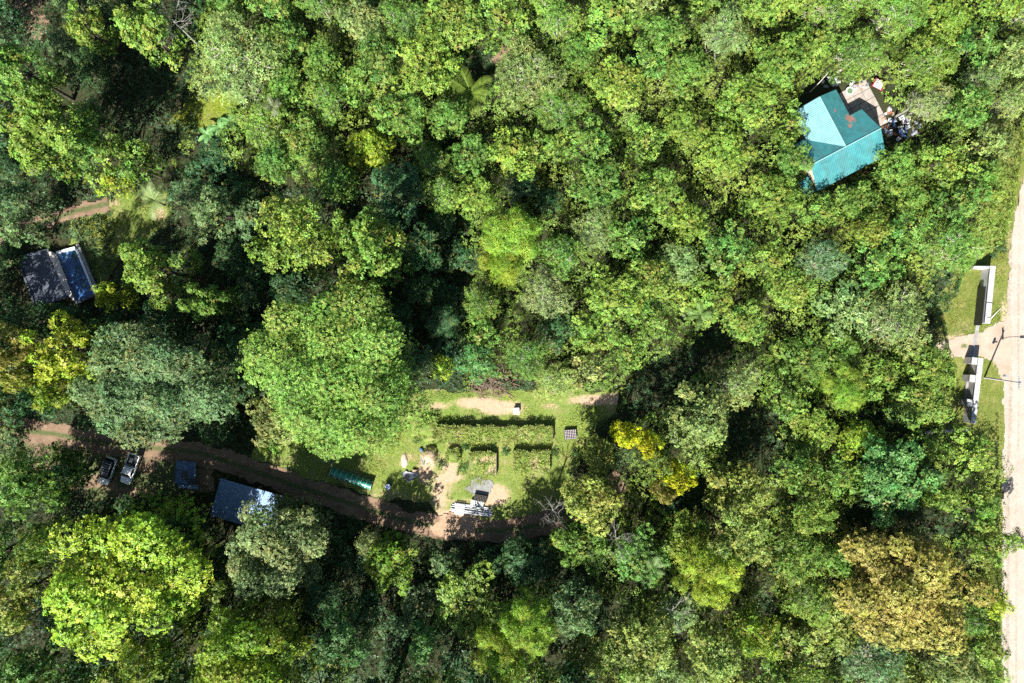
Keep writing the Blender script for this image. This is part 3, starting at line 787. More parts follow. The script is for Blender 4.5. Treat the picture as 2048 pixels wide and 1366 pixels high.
NAMES = {'broad_s': 'broadleaf_tree', 'broad_m': 'broadleaf_tree', 'glossy_m': 'glossy_leaved_tree', 'fine_m': 'dense_tree', 'fine_l': 'dense_tree', 'fine_xl': 'dense_tree', 'lobed_m': 'clumpy_tree',
         'lobed_l': 'clumpy_tree', 'sparse_m': 'twiggy_tree', 'feather_m': 'feathery_tree', 'shrub_s': 'shrub'}
rt = random.Random(9)
PLACED = []
for i, (px, py, r, h, key, tint, label, sq) in enumerate(TREES):
    R, H, cme, tme, lme = PROTO[key][i % len(PROTO[key])]
    zc = h * 0.80
    p = W(px, py, zc); p.z = 0
    rm = r / PXM * (CAM_H - zc) / CAM_H
    root = thing(NAMES[key], label, 'shrub' if key == 'shrub_s' else 'tree', p, rt.uniform(0, 6.283), 'trees of the forest canopy')
    s = rm / R * 0.99
    root.scale = (s * rt.uniform(.94, 1.06), s * rt.uniform(.94, 1.06), h / H)
    c = link("crown", cme, root); c["kind"] = "stuff"
    base = TINT[tint]; j = rt.uniform(.88, 1.14); hj = rt.uniform(-.10, .10)
    c.color = (base[0] * j * (1 + hj), base[1] * j, base[2] * j * (1 - hj), 1)
    link("trunk", tme, root); link("limbs", lme, root)
    PLACED.append((p.x, p.y, rm, h))

# ------------------------------------------------------------------ undergrowth and grass (nobody could count these)
OPEN_W = [pxpoly(CLEAR_PX), band(TRACK_PX, 3.3), band(PATH_PX, 1.9), pxpoly([(2048, 230), (2040, 330), (2030, 400), (2014, 480), (2006, 600), (1996, 880), (2000, 1050), (2000, 1480), (2300, 1480), (2300, 230)]),
          pxpoly([(1950, 520), (2010, 520), (2010, 880), (1890, 880), (1900, 700), (1890, 640), (1930, 560)]),
          pxpoly([(1605, 185), (1655, 155), (1700, 168), (1742, 168), (1762, 205), (1835, 250), (1820, 275), (1755, 290), (1725, 340), (1625, 375), (1590, 300)]),
          pxpoly([(20, 500), (150, 480), (200, 590), (110, 640), (30, 610)]), pxpoly([(150, 870), (420, 880), (430, 980), (330, 990), (170, 1000)]), pxpoly([(420, 950), (600, 985), (560, 1050), (410, 1040)]),
          band([(1040, 62), (1015, 100), (990, 126)], 1.2), pxpoly([(400, 195), (470, 190), (460, 240), (400, 255)]), pxpoly([(230, 395), (335, 395), (335, 430), (300, 470), (230, 510)])]
THICK_W = [pxpoly([(960, -80), (2100, -80), (2100, 300), (1960, 560), (1890, 860), (1450, 800), (1330, 690), (1230, 790), (960, 800), (940, 420), (900, 330)]),
           pxpoly([(400, -80), (960, -80), (900, 330), (520, 360), (330, 330), (400, 150)]), pxpoly([(1300, 800), (1990, 880), (1990, 1480), (1150, 1480), (1200, 1000)])]
GAP_W = [pxpoly([tuple(q) for q in p]) for p in NOFILL[5:]]
def undergrowth(name, label, seed, n, thick, color):
    rng = np.random.default_rng(seed)
    x = rng.uniform(-95, 95, n); y = rng.uniform(-66, 66, n)
    ok = np.ones(n, bool)
    for p in OPEN_W: ok &= sdf(p, x, y) > 0.3
    tk = np.full(n, 1e9)
    for p in THICK_W: tk = np.minimum(tk, sdf(p, x, y))
    for p in GAP_W: tk = np.maximum(tk, -sdf(p, x, y) + 0.5)
    tk = tk + (vnoise(x, y, 6) - .5) * 6
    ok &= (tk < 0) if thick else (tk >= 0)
    under = np.zeros(n, bool)
    for (cx_, cy_, cr_, ch_) in PLACED: under |= (np.hypot(x - cx_, y - cy_) < cr_ * .62)
    ok &= ~under | (rng.random(n) < .25)
    x, y = x[ok], y[ok]
    def hf(a, b):
        edge = np.full(a.shape, 9.0)
        for p in OPEN_W: edge = np.minimum(edge, sdf(p, a, b))
        e = np.clip(edge / 3.0, 0.15, 1)
        if thick: return e * (0.9 + 6.2 * vnoise(a, b, 4.2) ** 1.1 + 1.4 * vnoise(a, b, 1.5))
        return e * (0.2 + 3.6 * vnoise(a, b, 3.4) ** 2.2 + 0.7 * vnoise(a, b, 1.2))
    z = hf(x, y); e = 0.3
    gx = (hf(x + e, y) - z) / e; gy = (hf(x, y + e) - z) / e
    N = norm(np.stack([-gx * .7, -gy * .7, np.ones_like(gx)], -1) + rng.normal(size=(len(x), 3)) * 0.3)
    C = np.stack([x, y, z * (1 - 0.35 * rng.random(len(x)) ** 2)], -1)
    tone = np.clip(0.2 + 0.35 * vnoise(x, y, 5.5) + rng.random(len(x)) * 0.4, 0, 1)
    hue = np.clip(0.1 + 0.5 * vnoise(x, y, 7.7) + rng.random(len(x)) * 0.35, 0, 1)
    Q, t, h = rosettes(rng, C, N, 5, 0.40 if thick else 0.40, 0.17, tone, hue, 0.35)
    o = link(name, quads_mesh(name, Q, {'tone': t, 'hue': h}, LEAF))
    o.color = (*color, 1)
    o["kind"] = "stuff"; o["label"] = label; o["category"] = "undergrowth"
    return o
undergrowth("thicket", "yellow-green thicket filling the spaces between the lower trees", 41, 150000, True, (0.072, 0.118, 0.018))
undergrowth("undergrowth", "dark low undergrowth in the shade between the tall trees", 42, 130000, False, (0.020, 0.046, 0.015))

def grass(name, label, seed, poly, n, color, soil=None, hgt=0.22, avoid=()):
    rng = np.random.default_rng(seed)
    p = np.asarray(poly)
    x = rng.uniform(p[:, 0].min(), p[:, 0].max(), n); y = rng.uniform(p[:, 1].min(), p[:, 1].max(), n)
    ok = sdf(poly, x, y) + (vnoise(x, y, 1.2) - .5) * 1.2 < 0
    if soil is not None: ok &= soil(x, y) + vnoise(x, y, 1.3) * 0.5 + rng.random(n) * 0.25 < 0.62
    for a in avoid: ok &= sdf(a, x, y) > 0.1
    x, y = x[ok], y[ok]
    C = np.stack([x, y, np.full(len(x), 0.05)], -1)
    N = norm(np.stack([rng.normal(size=len(x)) * .25, rng.normal(size=len(x)) * .25, np.ones(len(x))], -1))
    big = 0.6 + 0.9 * vnoise(x, y, 2.4) ** 2
    tone = np.clip(0.25 + 0.35 * vnoise(x, y, 4.4) + rng.random(len(x)) * 0.35, 0, 1)
    hue = np.clip(0.15 + 0.6 * vnoise(x, y, 6.1) + rng.random(len(x)) * 0.3, 0, 1)
    Q, t, h = rosettes(rng, C, N, 4, hgt, 0.06, tone, hue, 0.8, 0.2)
    Cr = np.repeat(C, 4, 0)[:, None, :]
    Q = Cr + (Q - Cr) * np.repeat(big, 4)[:, None, None]
    o = link(name, quads_mesh(name, Q, {'tone': t, 'hue': h}, LEAF)); o.color = (*color, 1)
    o["kind"] = "stuff"; o["label"] = label; o["category"] = "grass"
    return o
def mask_of(obj_polys): return None
TRW = band(TRACK_PX, 3.6)
grass("meadow_grass", "rough sunlit grass growing in the central clearing", 51, pxpoly(CLEAR_PX), 50000, (0.115, 0.165, 0.030),
      soil=ellipses([(960, 806, 60, 14, .8), (1000, 815, 60, 18, .8), (1195, 800, 70, 14, .75), (870, 812, 50, 10, .55), (858, 918, 20, 30, .8), (850, 945, 22, 30, .65), (900, 935, 22, 45, .65), (880, 985, 26, 60, .6),
                     (895, 955, 40, 12, .75), (985, 990, 38, 26, .9), (900, 1040, 55, 26, .9), (930, 1005, 60, 14, .45), (1068, 925, 18, 26, .65), (1230, 795, 25, 12, .7)]), avoid=(TRW,))
ROADW = pxpoly([(2058, 250), (2048, 345), (2036, 400), (2020, 480), (2014, 600), (2010, 700), (2004, 770), (2010, 860), (2003, 900), (2003, 1050), (2000, 1150), (2004, 1366), (2006, 1480), (2160, 1480), (2160, 250)])
DRIVEW = pxpoly([(2022, 625), (1985, 652), (1960, 667), (1900, 678), (1860, 692), (1870, 710), (1915, 713), (1962, 710), (1990, 730), (2022, 770)])
grass("verge_grass", "grass along the edge of the dirt road and round the gate walls", 52, pxpoly([(2050, 250), (2040, 400), (2024, 480), (2016, 600), (2012, 860), (2008, 1400), (1960, 1400), (1955, 950), (1880, 860), (1885, 700), (1860, 620), (1895, 560), (1990, 330)]),
      30000, (0.105, 0.14, 0.024), avoid=(ROADW, DRIVEW))
grass("lawn_grass", "grass of the small lawn beside the lone palm", 53, pxpoly([(215, 400), (270, 375), (340, 390), (345, 430), (300, 480), (240, 520), (200, 600), (150, 560), (140, 430)]), 14000, (0.09, 0.125, 0.022), avoid=(band(PATH_PX, 3),))
grass("glade_grass", "bright grass of the glade beside the banana clump", 54, pxpoly([(380, 200), (430, 180), (480, 195), (470, 245), (400, 265), (330, 250)]), 9000, (0.12, 0.165, 0.015))

# ------------------------------------------------------------------ house with the teal metal roof
def roof_paint(name, base, rust_at=None):
    m, nt, b, L = nodes_of(name)
    tc = nt.nodes.new('ShaderNodeTexCoord')
    n = nt.nodes.new('ShaderNodeTexNoise'); n.inputs['Scale'].default_value = 1.1; n.inputs['Detail'].default_value = 7
    L(tc.outputs['Object'], n.inputs['Vector'])
    r = nt.nodes.new('ShaderNodeMapRange'); r.inputs[1].default_value = .3; r.inputs[2].default_value = .7; r.inputs[3].default_value = .82; r.inputs[4].default_value = 1.18
    L(n.outputs['Fac'], r.inputs[0])
    v = nt.nodes.new('ShaderNodeHueSaturation'); v.inputs['Color'].default_value = (*base, 1)
    L(r.outputs[0], v.inputs['Value'])
    out = v.outputs[0]
    # peeled pale flecks
    n2 = nt.nodes.new('ShaderNodeTexNoise'); n2.inputs['Scale'].default_value = 3.4; n2.inputs['Detail'].default_value = 3
    L(tc.outputs['Object'], n2.inputs['Vector'])
    r2 = nt.nodes.new('ShaderNodeMapRange'); r2.inputs[1].default_value = .70; r2.inputs[2].default_value = .74
    L(n2.outputs['Fac'], r2.inputs[0])
    x = nt.nodes.new('ShaderNodeMix'); x.data_type = 'RGBA'; L(r2.outputs[0], x.inputs[0]); L(out, x.inputs[6]); x.inputs[7].default_value = (.30, .30, .27, 1)
    out = x.outputs[2]
    mp = nt.nodes.new('ShaderNodeMapping'); mp.inputs['Scale'].default_value = (1.6, .5, 1); L(tc.outputs['Object'], mp.inputs[0])
    n4 = nt.nodes.new('ShaderNodeTexNoise'); n4.inputs['Scale'].default_value = 1.6; n4.inputs['Detail'].default_value = 8; L(mp.outputs[0], n4.inputs['Vector'])
    r4 = nt.nodes.new('ShaderNodeMapRange'); r4.inputs[1].default_value = .60; r4.inputs[2].default_value = .80; r4.inputs[4].default_value = .7
    L(n4.outputs['Fac'], r4.inputs[0])
    x = nt.nodes.new('ShaderNodeMix'); x.data_type = 'RGBA'; L(r4.outputs[0], x.inputs[0]); L(out, x.inputs[6]); x.inputs[7].default_value = (.10, .12, .10, 1)
    out = x.outputs[2]
    if rust_at:
        for at, rad in rust_at:
            d = nt.nodes.new('ShaderNodeVectorMath'); d.operation = 'DISTANCE'; d.inputs[1].default_value = at
            L(tc.outputs['Object'], d.inputs[0])
            n3 = nt.nodes.new('ShaderNodeTexNoise'); n3.inputs['Scale'].default_value = 2.0; n3.inputs['Detail'].default_value = 6
            L(tc.outputs['Object'], n3.inputs['Vector'])
            ad = nt.nodes.new('ShaderNodeMath'); ad.operation = 'MULTIPLY_ADD'; ad.inputs[1].default_value = rad * 2.2
            L(n3.outputs['Fac'], ad.inputs[0]); L(d.outputs['Value'], ad.inputs[2])
            r3 = nt.nodes.new('ShaderNodeMapRange'); r3.inputs[1].default_value = rad * 2.0; r3.inputs[2].default_value = rad * 1.85
            L(ad.outputs[0], r3.inputs[0])
            x = nt.nodes.new('ShaderNodeMix'); x.data_type = 'RGBA'; L(r3.outputs[0], x.inputs[0]); L(out, x.inputs[6]); x.inputs[7].default_value = (.27, .15, .115, 1)
            out = x.outputs[2]
    L(out, b.inputs['Base Color'])
    b.inputs['Roughness'].default_value = 0.38; b.inputs['Specular IOR Level'].default_value = 0.5
    return m

HX, HY, HA = 53.1, 31.0, math.atan2(0.465, 0.885)
house = thing("house", "house with two crossing gables of bright teal metal roofing among the trees", "house", (HX, HY, 0), HA)
M_PALE_TEAL = roof_paint('pale_teal_roof_paint', (0.085, 0.215, 0.235))  # paler teal for the wing's west slope
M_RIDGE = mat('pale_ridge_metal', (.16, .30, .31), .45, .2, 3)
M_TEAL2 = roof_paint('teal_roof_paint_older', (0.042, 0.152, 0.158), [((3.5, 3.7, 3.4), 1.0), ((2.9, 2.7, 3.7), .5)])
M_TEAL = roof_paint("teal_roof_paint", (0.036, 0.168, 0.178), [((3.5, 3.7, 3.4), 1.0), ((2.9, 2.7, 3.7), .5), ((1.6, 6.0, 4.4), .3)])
M_CREAM = mat("cream_rendered_wall", (0.42, 0.38, 0.30), 0.85, 0.12, 1.5)
M_DOOR = mat("brown_door", (0.10, 0.05, 0.025), 0.6, 0.2, 4)
ZR, KS = 5.2, 0.5
MB().box(-5.8, 5.8, -3.5, 3.5, -.2, 3.15).build("wall", M_CREAM, house)
MB().box(-3.3, 3.3, 3.45, 8.3, -.2, 3.14).build("wall", M_CREAM, house)
for x in (-5.75, 5.65): MB().add([(x, -3.5, 3.13), (x, 3.5, 3.13), (x, 0, ZR - .12), (x + .1, -3.5, 3.13), (x + .1, 3.5, 3.13), (x + .1, 0, ZR - .12)], [(0, 1, 2), (5, 4, 3), (0, 2, 5, 3), (2, 1, 4, 5)]).build("gable", M_CREAM, house)
MB().add([(-3.3, 8.2, 3.12), (3.3, 8.2, 3.12), (0, 8.2, ZR - .2), (-3.3, 8.3, 3.12), (3.3, 8.3, 3.12), (0, 8.3, ZR - .2)], [(0, 2, 1), (3, 4, 5), (0, 3, 5, 2), (2, 5, 4, 1)]).build("gable", M_CREAM, house)
roof = MB().tube([(-6.35, 0, ZR + .02), (6.35, 0, ZR + .02)], [.11, .11], 8).build("roof", M_RIDGE, house)
MB().tube([(0, .1, ZR + .03), (0, 8.95, ZR + .03)], [.11, .11], 8).build("ridge_cap", M_RIDGE, roof)
def roof_sheet(parent, m, o, ex, ey, w, ln, name="roof_sheet", ribs=3, rib=0.014, lift=0.0):
    """one ribbed metal sheet: o corner at the ridge, ex across, ey down the slope"""
    o, ex, ey = Vector(o), Vector(ex).normalized(), Vector(ey).normalized()
    nz = ex.cross(ey)
    if nz.z < 0: nz = -nz
    prof = [(0, 0)]
    st = w / ribs
    for i in range(ribs):
        c = (i + .5) * st
        prof += [(c - st * .22, 0), (c - st * .09, rib), (c + st * .09, rib), (c + st * .22, 0)]
    prof.append((w, 0))
    v, f = [], []
    for t in (0, ln):
        for a, h in prof: v.append(o + ex * a + ey * t + nz * (h + lift))
    n = len(prof)
    for i in range(n - 1): f.append((i, i + 1, n + i + 1, n + i))
    k = len(v)
    v += [q - nz * .012 for q in v]
    f += [(k + a, k + b, k + c, k + d) for d, c, b, a in f]
    for i in range(n - 1): f += [(n + i, n + i + 1, k + n + i + 1, k + n + i), (i + 1, i, k + i, k + i + 1)]
    return MB().add(v, f).build(name, m, parent)
sl = 4.2 * math.sqrt(1 + KS * KS)
for sgn in (-1, 1):
    for i in range(14):
        roof_sheet(roof, M_TEAL2 if i in (2, 5, 6, 11) else M_TEAL, (-6.3 + i * .9, sgn * .03, ZR), (1, 0, 0), (0, sgn, -KS), .9, sl, lift=.004 * (i % 2))
for sgn in (-1, 1):
    for i in range(10):
        roof_sheet(roof, M_PALE_TEAL if sgn < 0 else M_TEAL, (sgn * .03, i * .9, ZR + .012), (0, 1, 0), (sgn, 0, -KS), .9, 4.0 * math.sqrt(1 + KS * KS), lift=.004 * (i % 2))
for i in range(3): roof_sheet(roof, M_TEAL, (-6.4, -1.4 - i * .9, 2.9), (0, -1, 0), (-1, 0, -.15), .9, 1.8, lift=.004 * (i % 2))
for (x, y, w, h, a) in ((-3, -3.5, 1.2, 1.1, 0), (3, -3.5, 1.2, 1.1, 0), (4.5, 3.5, 1.0, 1.0, 0), (0, 8.3, 1.2, 1.1, 0)):
    s = 1 if y > 0 else -1
    wd = MB().box(x - w / 2, x + w / 2, y - .03, y + .05 if s > 0 else y + .03, 1.1, 1.1 + h); wd.v = [(a, (b + .02 * s), c) for a, b, c in wd.v]
    wo = wd.build("window", M_WHITE, house)
    MB().box(x - w / 2 + .08, x + w / 2 - .08, y + s * .062 - .01, y + s * .062 + .01, 1.18, 1.02 + h).build("pane", M_GLASS, wo)
MB().box(-.5, .5, -3.56, -3.45, 0, 2.1).build("door", M_DOOR, house)

M_SLAB = mat("pinkish_paving", (0.22, 0.185, 0.16), 0.9, color2=(0.33, 0.285, 0.25), nscale=1.5, bump=.3)
pat = MB().box(4.9, 11.2, .3, 8.7, -.2, .05).build("patio", M_FLOOR); pat["kind"] = "structure"
pat.location = (HX, HY, 0); pat.rotation_euler = (0, 0, HA)
rp = random.Random(4)
for i in range(4):
    for j in range(5):
        x, y = 5 + i * 1.51, .45 + j * 1.62
        MB().bevbox(x + .02, x + 1.47, y + .02, y + 1.58, .03, .10 + rp.uniform(0, .03), .02).build("paving_slab", M_SLAB, pat)

def at_px(px, py, z=0.0): 
    p = W(px, py, z); p.z = 0; return p
# things round the house
t = thing("table", "low red table with a white sheet on top on the house patio", "table", at_px(1753, 172) + Vector((0, 0, .12)), math.radians(-28))
M_RED = mat("red_plastic", (0.26, 0.03, 0.045), .5, .2, 5)
MB().bevbox(-.95, .95, -.75, .75, .62, .70, .03).build("table_top", M_RED, t)
MB().bevbox(-.72, .60, -.68, .62, .703, .73, .01).build("sheet", M_WHITE, t)
for a in (-.8, .8):
    for b in (-.6, .6): MB().box(a - .04, a + .04, b - .04, b + .04, 0, .62).build("leg", M_RED, t)
t = thing("basin", "round white plastic basin beside the teal roofed house", "basin", at_px(1697, 184) + Vector((0, 0, .13)))
MB().cyl((0, 0, 0), .42, .38, 20, r2=.62).build("bowl", M_WHITE, t)
rim = MB(); n = 24
for k in range(n):
    a, b = 2 * math.pi * k / n, 2 * math.pi * (k + 1) / n
    rim.add([(r * math.cos(q), r * math.sin(q), z) for q in (a, b) for r, z in ((.5, .385), (.68, .41))], [(0, 1, 3, 2)])
rim.build("rim", M_WHITE, t)
MB().cyl((0, 0, .383), .5, .004, 20).build("water", mat("greenish_water", (.10, .16, .08), .1), t)

scrap_cols = [mat("scrap_%s" % n, c, r, .25, 4) for n, c, r in (("blue", (.06, .10, .22), .5), ("pale", (.42, .43, .46), .6), ("dark", (.03, .03, .04), .6), ("rust", (.22, .09, .05), .9), ("grey", (.20, .21, .24), .6))]
def heap(name, label, cat, px, py, rx, ry, n, seed, mats, part, size=(.3, 1.1), hgt=.9):
    rr = random.Random(seed)
    t = thing(name, label, cat, at_px(px, py))
    for i in range(n):
        a, q = rr.uniform(0, 6.283), math.sqrt(rr.random())
        x, y = math.cos(a) * q * rx / PXM, math.sin(a) * q * ry / PXM
        w, d, h = rr.uniform(*size), rr.uniform(*size) * .7, rr.uniform(.04, .25)
        z = .1 + (1 - q) * hgt * rr.random()
        M = Matrix.Translation((x, y, z)) @ Matrix.Rotation(rr.uniform(0, 6.28), 4, 'Z') @ Matrix.Rotation(rr.gauss(0, .28), 4, 'X') @ Matrix.Rotation(rr.gauss(0, .28), 4, 'Y')
        MB().box(-w / 2, w / 2, -d / 2, d / 2, -h / 2, h / 2, .94, M).build(part, rr.choice(mats), t)
    return t
heap("scrap_heap", "untidy heap of blue white and dark scrap right of the teal roofed house", "scrap", 1803, 256, 36, 24, 42, 3, scrap_cols, "scrap_piece", hgt=1.2)
heap("rubble_heap", "grey broken slabs lying behind the top of the teal roof", "rubble", 1662, 166, 18, 12, 14, 5, [scrap_cols[4], scrap_cols[1]], "broken_slab", (.4, .9), .4)
heap("rubbish_heap", "reddish rubbish and sticks between the patio and the scrap heap", "rubbish", 1778, 238, 14, 20, 16, 6, [scrap_cols[3], scrap_cols[1], M_WOOD], "rubbish_piece", (.2, .8), .4)
heap("clutter_heap", "pale clutter of boards and stones at the upper corner of the patio", "clutter", 1716, 170, 20, 12, 22, 16, [scrap_cols[1], scrap_cols[4], M_WOOD], "clutter_piece", (.2, .7), .3)
heap("rubbish_heap", "brown rubbish at the lower eave of the teal roof", "rubbish", 1722, 345, 14, 8, 9, 7, [scrap_cols[3], M_WOOD], "rubbish_piece", (.2, .7), .3)
o = MB().tube([W(1620, 184, 1.0), W(1636, 168, 2.0), W(1656, 146, 3.0)], [.09, .08, .06], 6).build("bamboo_pole", PALEBARK)
tag(o, "long pale bamboo pole leaning in the dark gap beside the teal roof", "pole")

# ------------------------------------------------------------------ gate walls, sliding gate, power pole
def frame(a, b):
    """placement of a wall running from a to b: x along, y to its left"""
    a, b = Vector((a[0], a[1], 0)), Vector((b[0], b[1], 0))
    d = b - a
    return a, math.atan2(d.y, d.x), d.length
a, ang, ln = frame((77.65, 3.0), (78.55, 12.3))
t = thing("gate_wall", "white rendered entrance wall behind the black sliding gate beside the dirt road", "wall", a, ang)
MB().box(0, ln, -.33, .33, -.3, 2.2).build("wall", M_WHITEWALL, t)
for i in range(8):
    x0, x1 = ln * i / 8, ln * (i + 1) / 8
    MB().bevbox(x0 + .006 + (0 if i else -.06), x1 - .006 + (.06 if i == 7 else 0), -.44, .44, 2.203, 2.33, .02).build("coping", M_WHITEWALL, t)
w = MB().add([(ln - .4, .34, -.2), (ln, .34, -.2), (ln, 2.1, -.2), (ln - .4, 2.1, -.2), (ln - .4, .34, 2.2), (ln, .34, 2.2), (ln, 2.1, .75), (ln - .4, 2.1, .75)],
       [(3, 2, 1, 0), (4, 5, 6, 7), (0, 1, 5, 4), (1, 2, 6, 5), (2, 3, 7, 6), (3, 0, 4, 7)]).build("wing_wall", M_WHITEWALL, t)
MB().box(3.3, 3.42, -.455, .455, 2.24, 2.345).build("strap", M_BLACK, t); MB().box(.9, 1.0, -.455, .2, 2.24, 2.345).build("strap", M_BLACK, t)
ga, gang, gl = frame((76.9, 2.7), (77.55, 9.0))
t = thing("sliding_gate", "black barred sliding gate pushed open against the white wall", "gate", ga, gang)
for z in (.12, .5, .9, 1.3, 1.7, 2.0): MB().box(0, gl, -.03, .03, z, z + .07).build("rail", M_BLACK, t)
for i in range(27):
    x = gl * i / 26
    MB().box(x - .035, x + .035, -.018, .018, .14, 2.04).build("bar", M_BLACK, t)
MB().box(.02, gl - .02, .022, .026, .2, 1.98).build("backing_sheet", M_BLACK, t)
ra, rang, rl = frame(tuple(W(1943, 722))[:2], tuple(W(1956, 640))[:2])
t = tag(link("gate_rail", None, None, ra, rang), "pale concrete strip carrying the gate rail across the driveway", "rail")
MB().box(0, rl, -.3, .3, 0, .155).build("strip", M_CONC, t); MB().box(0.02, rl - .02, -.03, .03, .157, .2).build("track", M_STEEL, t)

a, ang, ln = frame((75.35, -13.4), (76.6, -2.7))
t = thing("gate_wall", "grey concrete entrance wall with three piers below the driveway", "wall", a, ang)
MB().box(0, ln, -.30, .30, -.3, 2.15).build("wall", M_CONC, t)
for i in range(9):
    x0, x1 = ln * i / 9, ln * (i + 1) / 9
    MB().bevbox(x0 + .012, x1 - .012, -.42, .42, 2.153, 2.30, .02).build("coping", M_WHITEWALL, t)
for x in (ln - 1.1, ln - 4.0, ln - 8.0):
    p = MB().box(x, x + 1.05, .305, 1.25, -.2, 2.0).build("pier", M_CONC, t)
    MB().bevbox(x - .06, x + 1.11, .425, 1.32, 2.003, 2.14, .02).build("cap", M_WHITEWALL, p)
MB().box(ln - 7, ln - 4.05, .305, .7, -.2, .5).build("ledge", M_CONC, t)
a, ang, ln = frame(tuple(W(1842, 864))[:2], tuple(W(1928, 858))[:2])
t = thing("low_wall", "low pale block wall half hidden by bushes below the gate walls", "wall", a, ang)
for i in range(12): MB().bevbox(ln * i / 12 + .01, ln * (i + 1) / 12 - .01, -.2, .2, -.1, .9, .02).build("block", M_CONC, t)
o = MB().tube([W(1982, 637, .1), W(1990, 628, .35), W(2002, 616, .12)], [.06, .06, .05], 6).build("white_pipe", M_WHITE)
tag(o, "thin white pipe lying on the grass beside the upper gate wall", "pipe")

pb = at_px(1968, 755)
t = thing("utility_pole", "grey utility pole with crossarm and street lamp beside the dirt road", "utility pole", pb, 0)
M_POLE = mat("spun_concrete", (.34, .34, .33), .85, .15, 6)
MB().tube([(0, 0, -.4), (.03, -.2, 4), (.06, -.45, 8.4)], [.17, .14, .10], 10).build("pole", M_POLE, t)
arm = MB().box(-.06, .18, -1.35, .55, 7.78, 7.90).build("crossarm", M_STEEL, t)
for y in (-1.2, -.75, .1, .45): MB().cyl((.06, y, 7.905), .06, .22, 8, r2=.04).build("insulator", M_WHITE, arm)
tr = MB().cyl((-.55, .55, 5.4), .22, .65, 14).build("meter_drum", M_STEEL, t)
MB().box(-.4, 0.02, .35, .45, 5.6, 5.75).build("bracket", M_STEEL, t)
la = MB().tube([(.05, -.35, 6.9), (1.2, -.3, 7.15), (3.3, -.25, 7.2)], [.05, .04, .035], 6).build("lamp_arm", M_STEEL, t)
MB().box(3.2, 3.95, -.42, -.10, 7.08, 7.25, .8).build("lamp_head", M_STEEL, la)

# ------------------------------------------------------------------ swimming pool
M_POOLTILE = mat("blue_pool_tile", (.13, .22, .37), .35, .15, 3)
M_COPE = mat("pale_pool_coping", (.70, .72, .76), .7, .12, 2)
M_WALK = mat("grey_brown_deck", (.46, .41, .38), .8, .15, 3)
mw, nt, b, L = nodes_of("pool_water")
tp = nt.nodes.new('ShaderNodeBsdfTransparent'); tp.inputs[0].default_value = (.76, .87, .95, 1)
gl_ = nt.nodes.new('ShaderNodeBsdfGlossy'); gl_.inputs['Roughness'].default_value = .04
fr = nt.nodes.new('ShaderNodeFresnel'); fr.inputs[0].default_value = 1.33
nzw = nt.nodes.new('ShaderNodeTexNoise'); nzw.inputs['Scale'].default_value = 2.0
bp = nt.nodes.new('ShaderNodeBump'); bp.inputs['Strength'].default_value = .08; L(nzw.outputs['Fac'], bp.inputs['Height']); L(bp.outputs[0], gl_.inputs['Normal']); L(bp.outputs[0], fr.inputs['Normal'])
ms = nt.nodes.new('ShaderNodeMixShader'); L(fr.outputs[0], ms.inputs[0]); L(tp.outputs[0], ms.inputs[1]); L(gl_.outputs[0], ms.inputs[2]); L(ms.outputs[0], nt.nodes['Material Output'].inputs[0])
pool = thing("swimming_pool", "blue swimming pool with pale edges and curved corner steps under shady trees", "pool", (0, 0, 0))
ZP = .85
def P(px, py): return tuple(W(px, py, ZP))[:2]
def strip(p, q, wid, side=1):
    p, q = Vector(p), Vector(q); d = (q - p).normalized(); nn = Vector((-d.y, d.x)) * wid * side
    return [tuple(p), tuple(q), tuple(q + nn), tuple(p + nn)]
def ccw(poly):
    return poly if sum(poly[i - 1][0] * poly[i][1] - poly[i][0] * poly[i - 1][1] for i in range(len(poly))) > 0 else poly[::-1]
A, B_, C_, D_ = P(113, 508), P(150, 498), P(187, 588), P(150, 603)
E, F_, G_, H_ = P(36, 516), P(95, 501), P(133, 590), P(72, 612)
M_SLATE = mat('dark_slate_tile', (.06, .07, .09), .5, .3, 1.5)
for q, pm in (((A, B_, C_, D_), M_POOLTILE), ((E, F_, G_, H_), M_SLATE)):
    MB().prism(ccw(list(q)), .02, .06).build("pool_floor", pm, pool)
    if pm is M_POOLTILE: MB().prism(ccw(list(q)), ZP - .14, ZP - .13).build("water", mw, pool)
    else: MB().prism(ccw(list(q)), ZP - .3, ZP - .13).build("deck", M_SLATE, pool)
for p, q, wd, sd in ((A, B_, .42, 1), (B_, C_, .34, 1), (E, F_, .3, 1), (H_, E, .3, 1), (C_, D_, .4, 1), (G_, H_, .3, 1)):
    MB().prism(ccw(strip(p, q, wd, sd)), -.1, ZP).build("coping", M_COPE if p in (A, B_) else M_SLATE, pool)
MB().prism(ccw([P(150, 489), P(156, 487), P(203, 600), P(191, 600), (B_[0] + .36, B_[1] + .1)]), -.1, ZP - .12).build("outer_wall", M_CONC, pool)
MB().prism(ccw([F_, A, (D_[0] - .05, D_[1] + .1), G_]), -.1, ZP + .05).build("walkway", M_WALK, pool)
MB().prism(ccw([P(134, 566), P(169, 551), P(170.5, 554), P(135.5, 569)]), .06, ZP - .16).build("divider", M_POOLTILE, pool)
ax = Vector(A); u1 = (Vector(B_) - ax).normalized(); u2 = (Vector(D_) - ax).normalized()
for k, (rr_, zz) in enumerate(((2.1, .22), (1.65, .38), (1.2, .54), (.75, .64))):
    pts = [tuple(ax)] + [tuple(ax + (u1 * math.cos(q) + u2 * math.sin(q)) * rr_) for q in [i * math.pi / 2 / 10 for i in range(11)]]
    MB().prism(ccw(pts), .06 if k == 0 else (.22, .38, .54)[k - 1], zz).build("step", M_COPE if k % 2 else M_POOLTILE, pool)

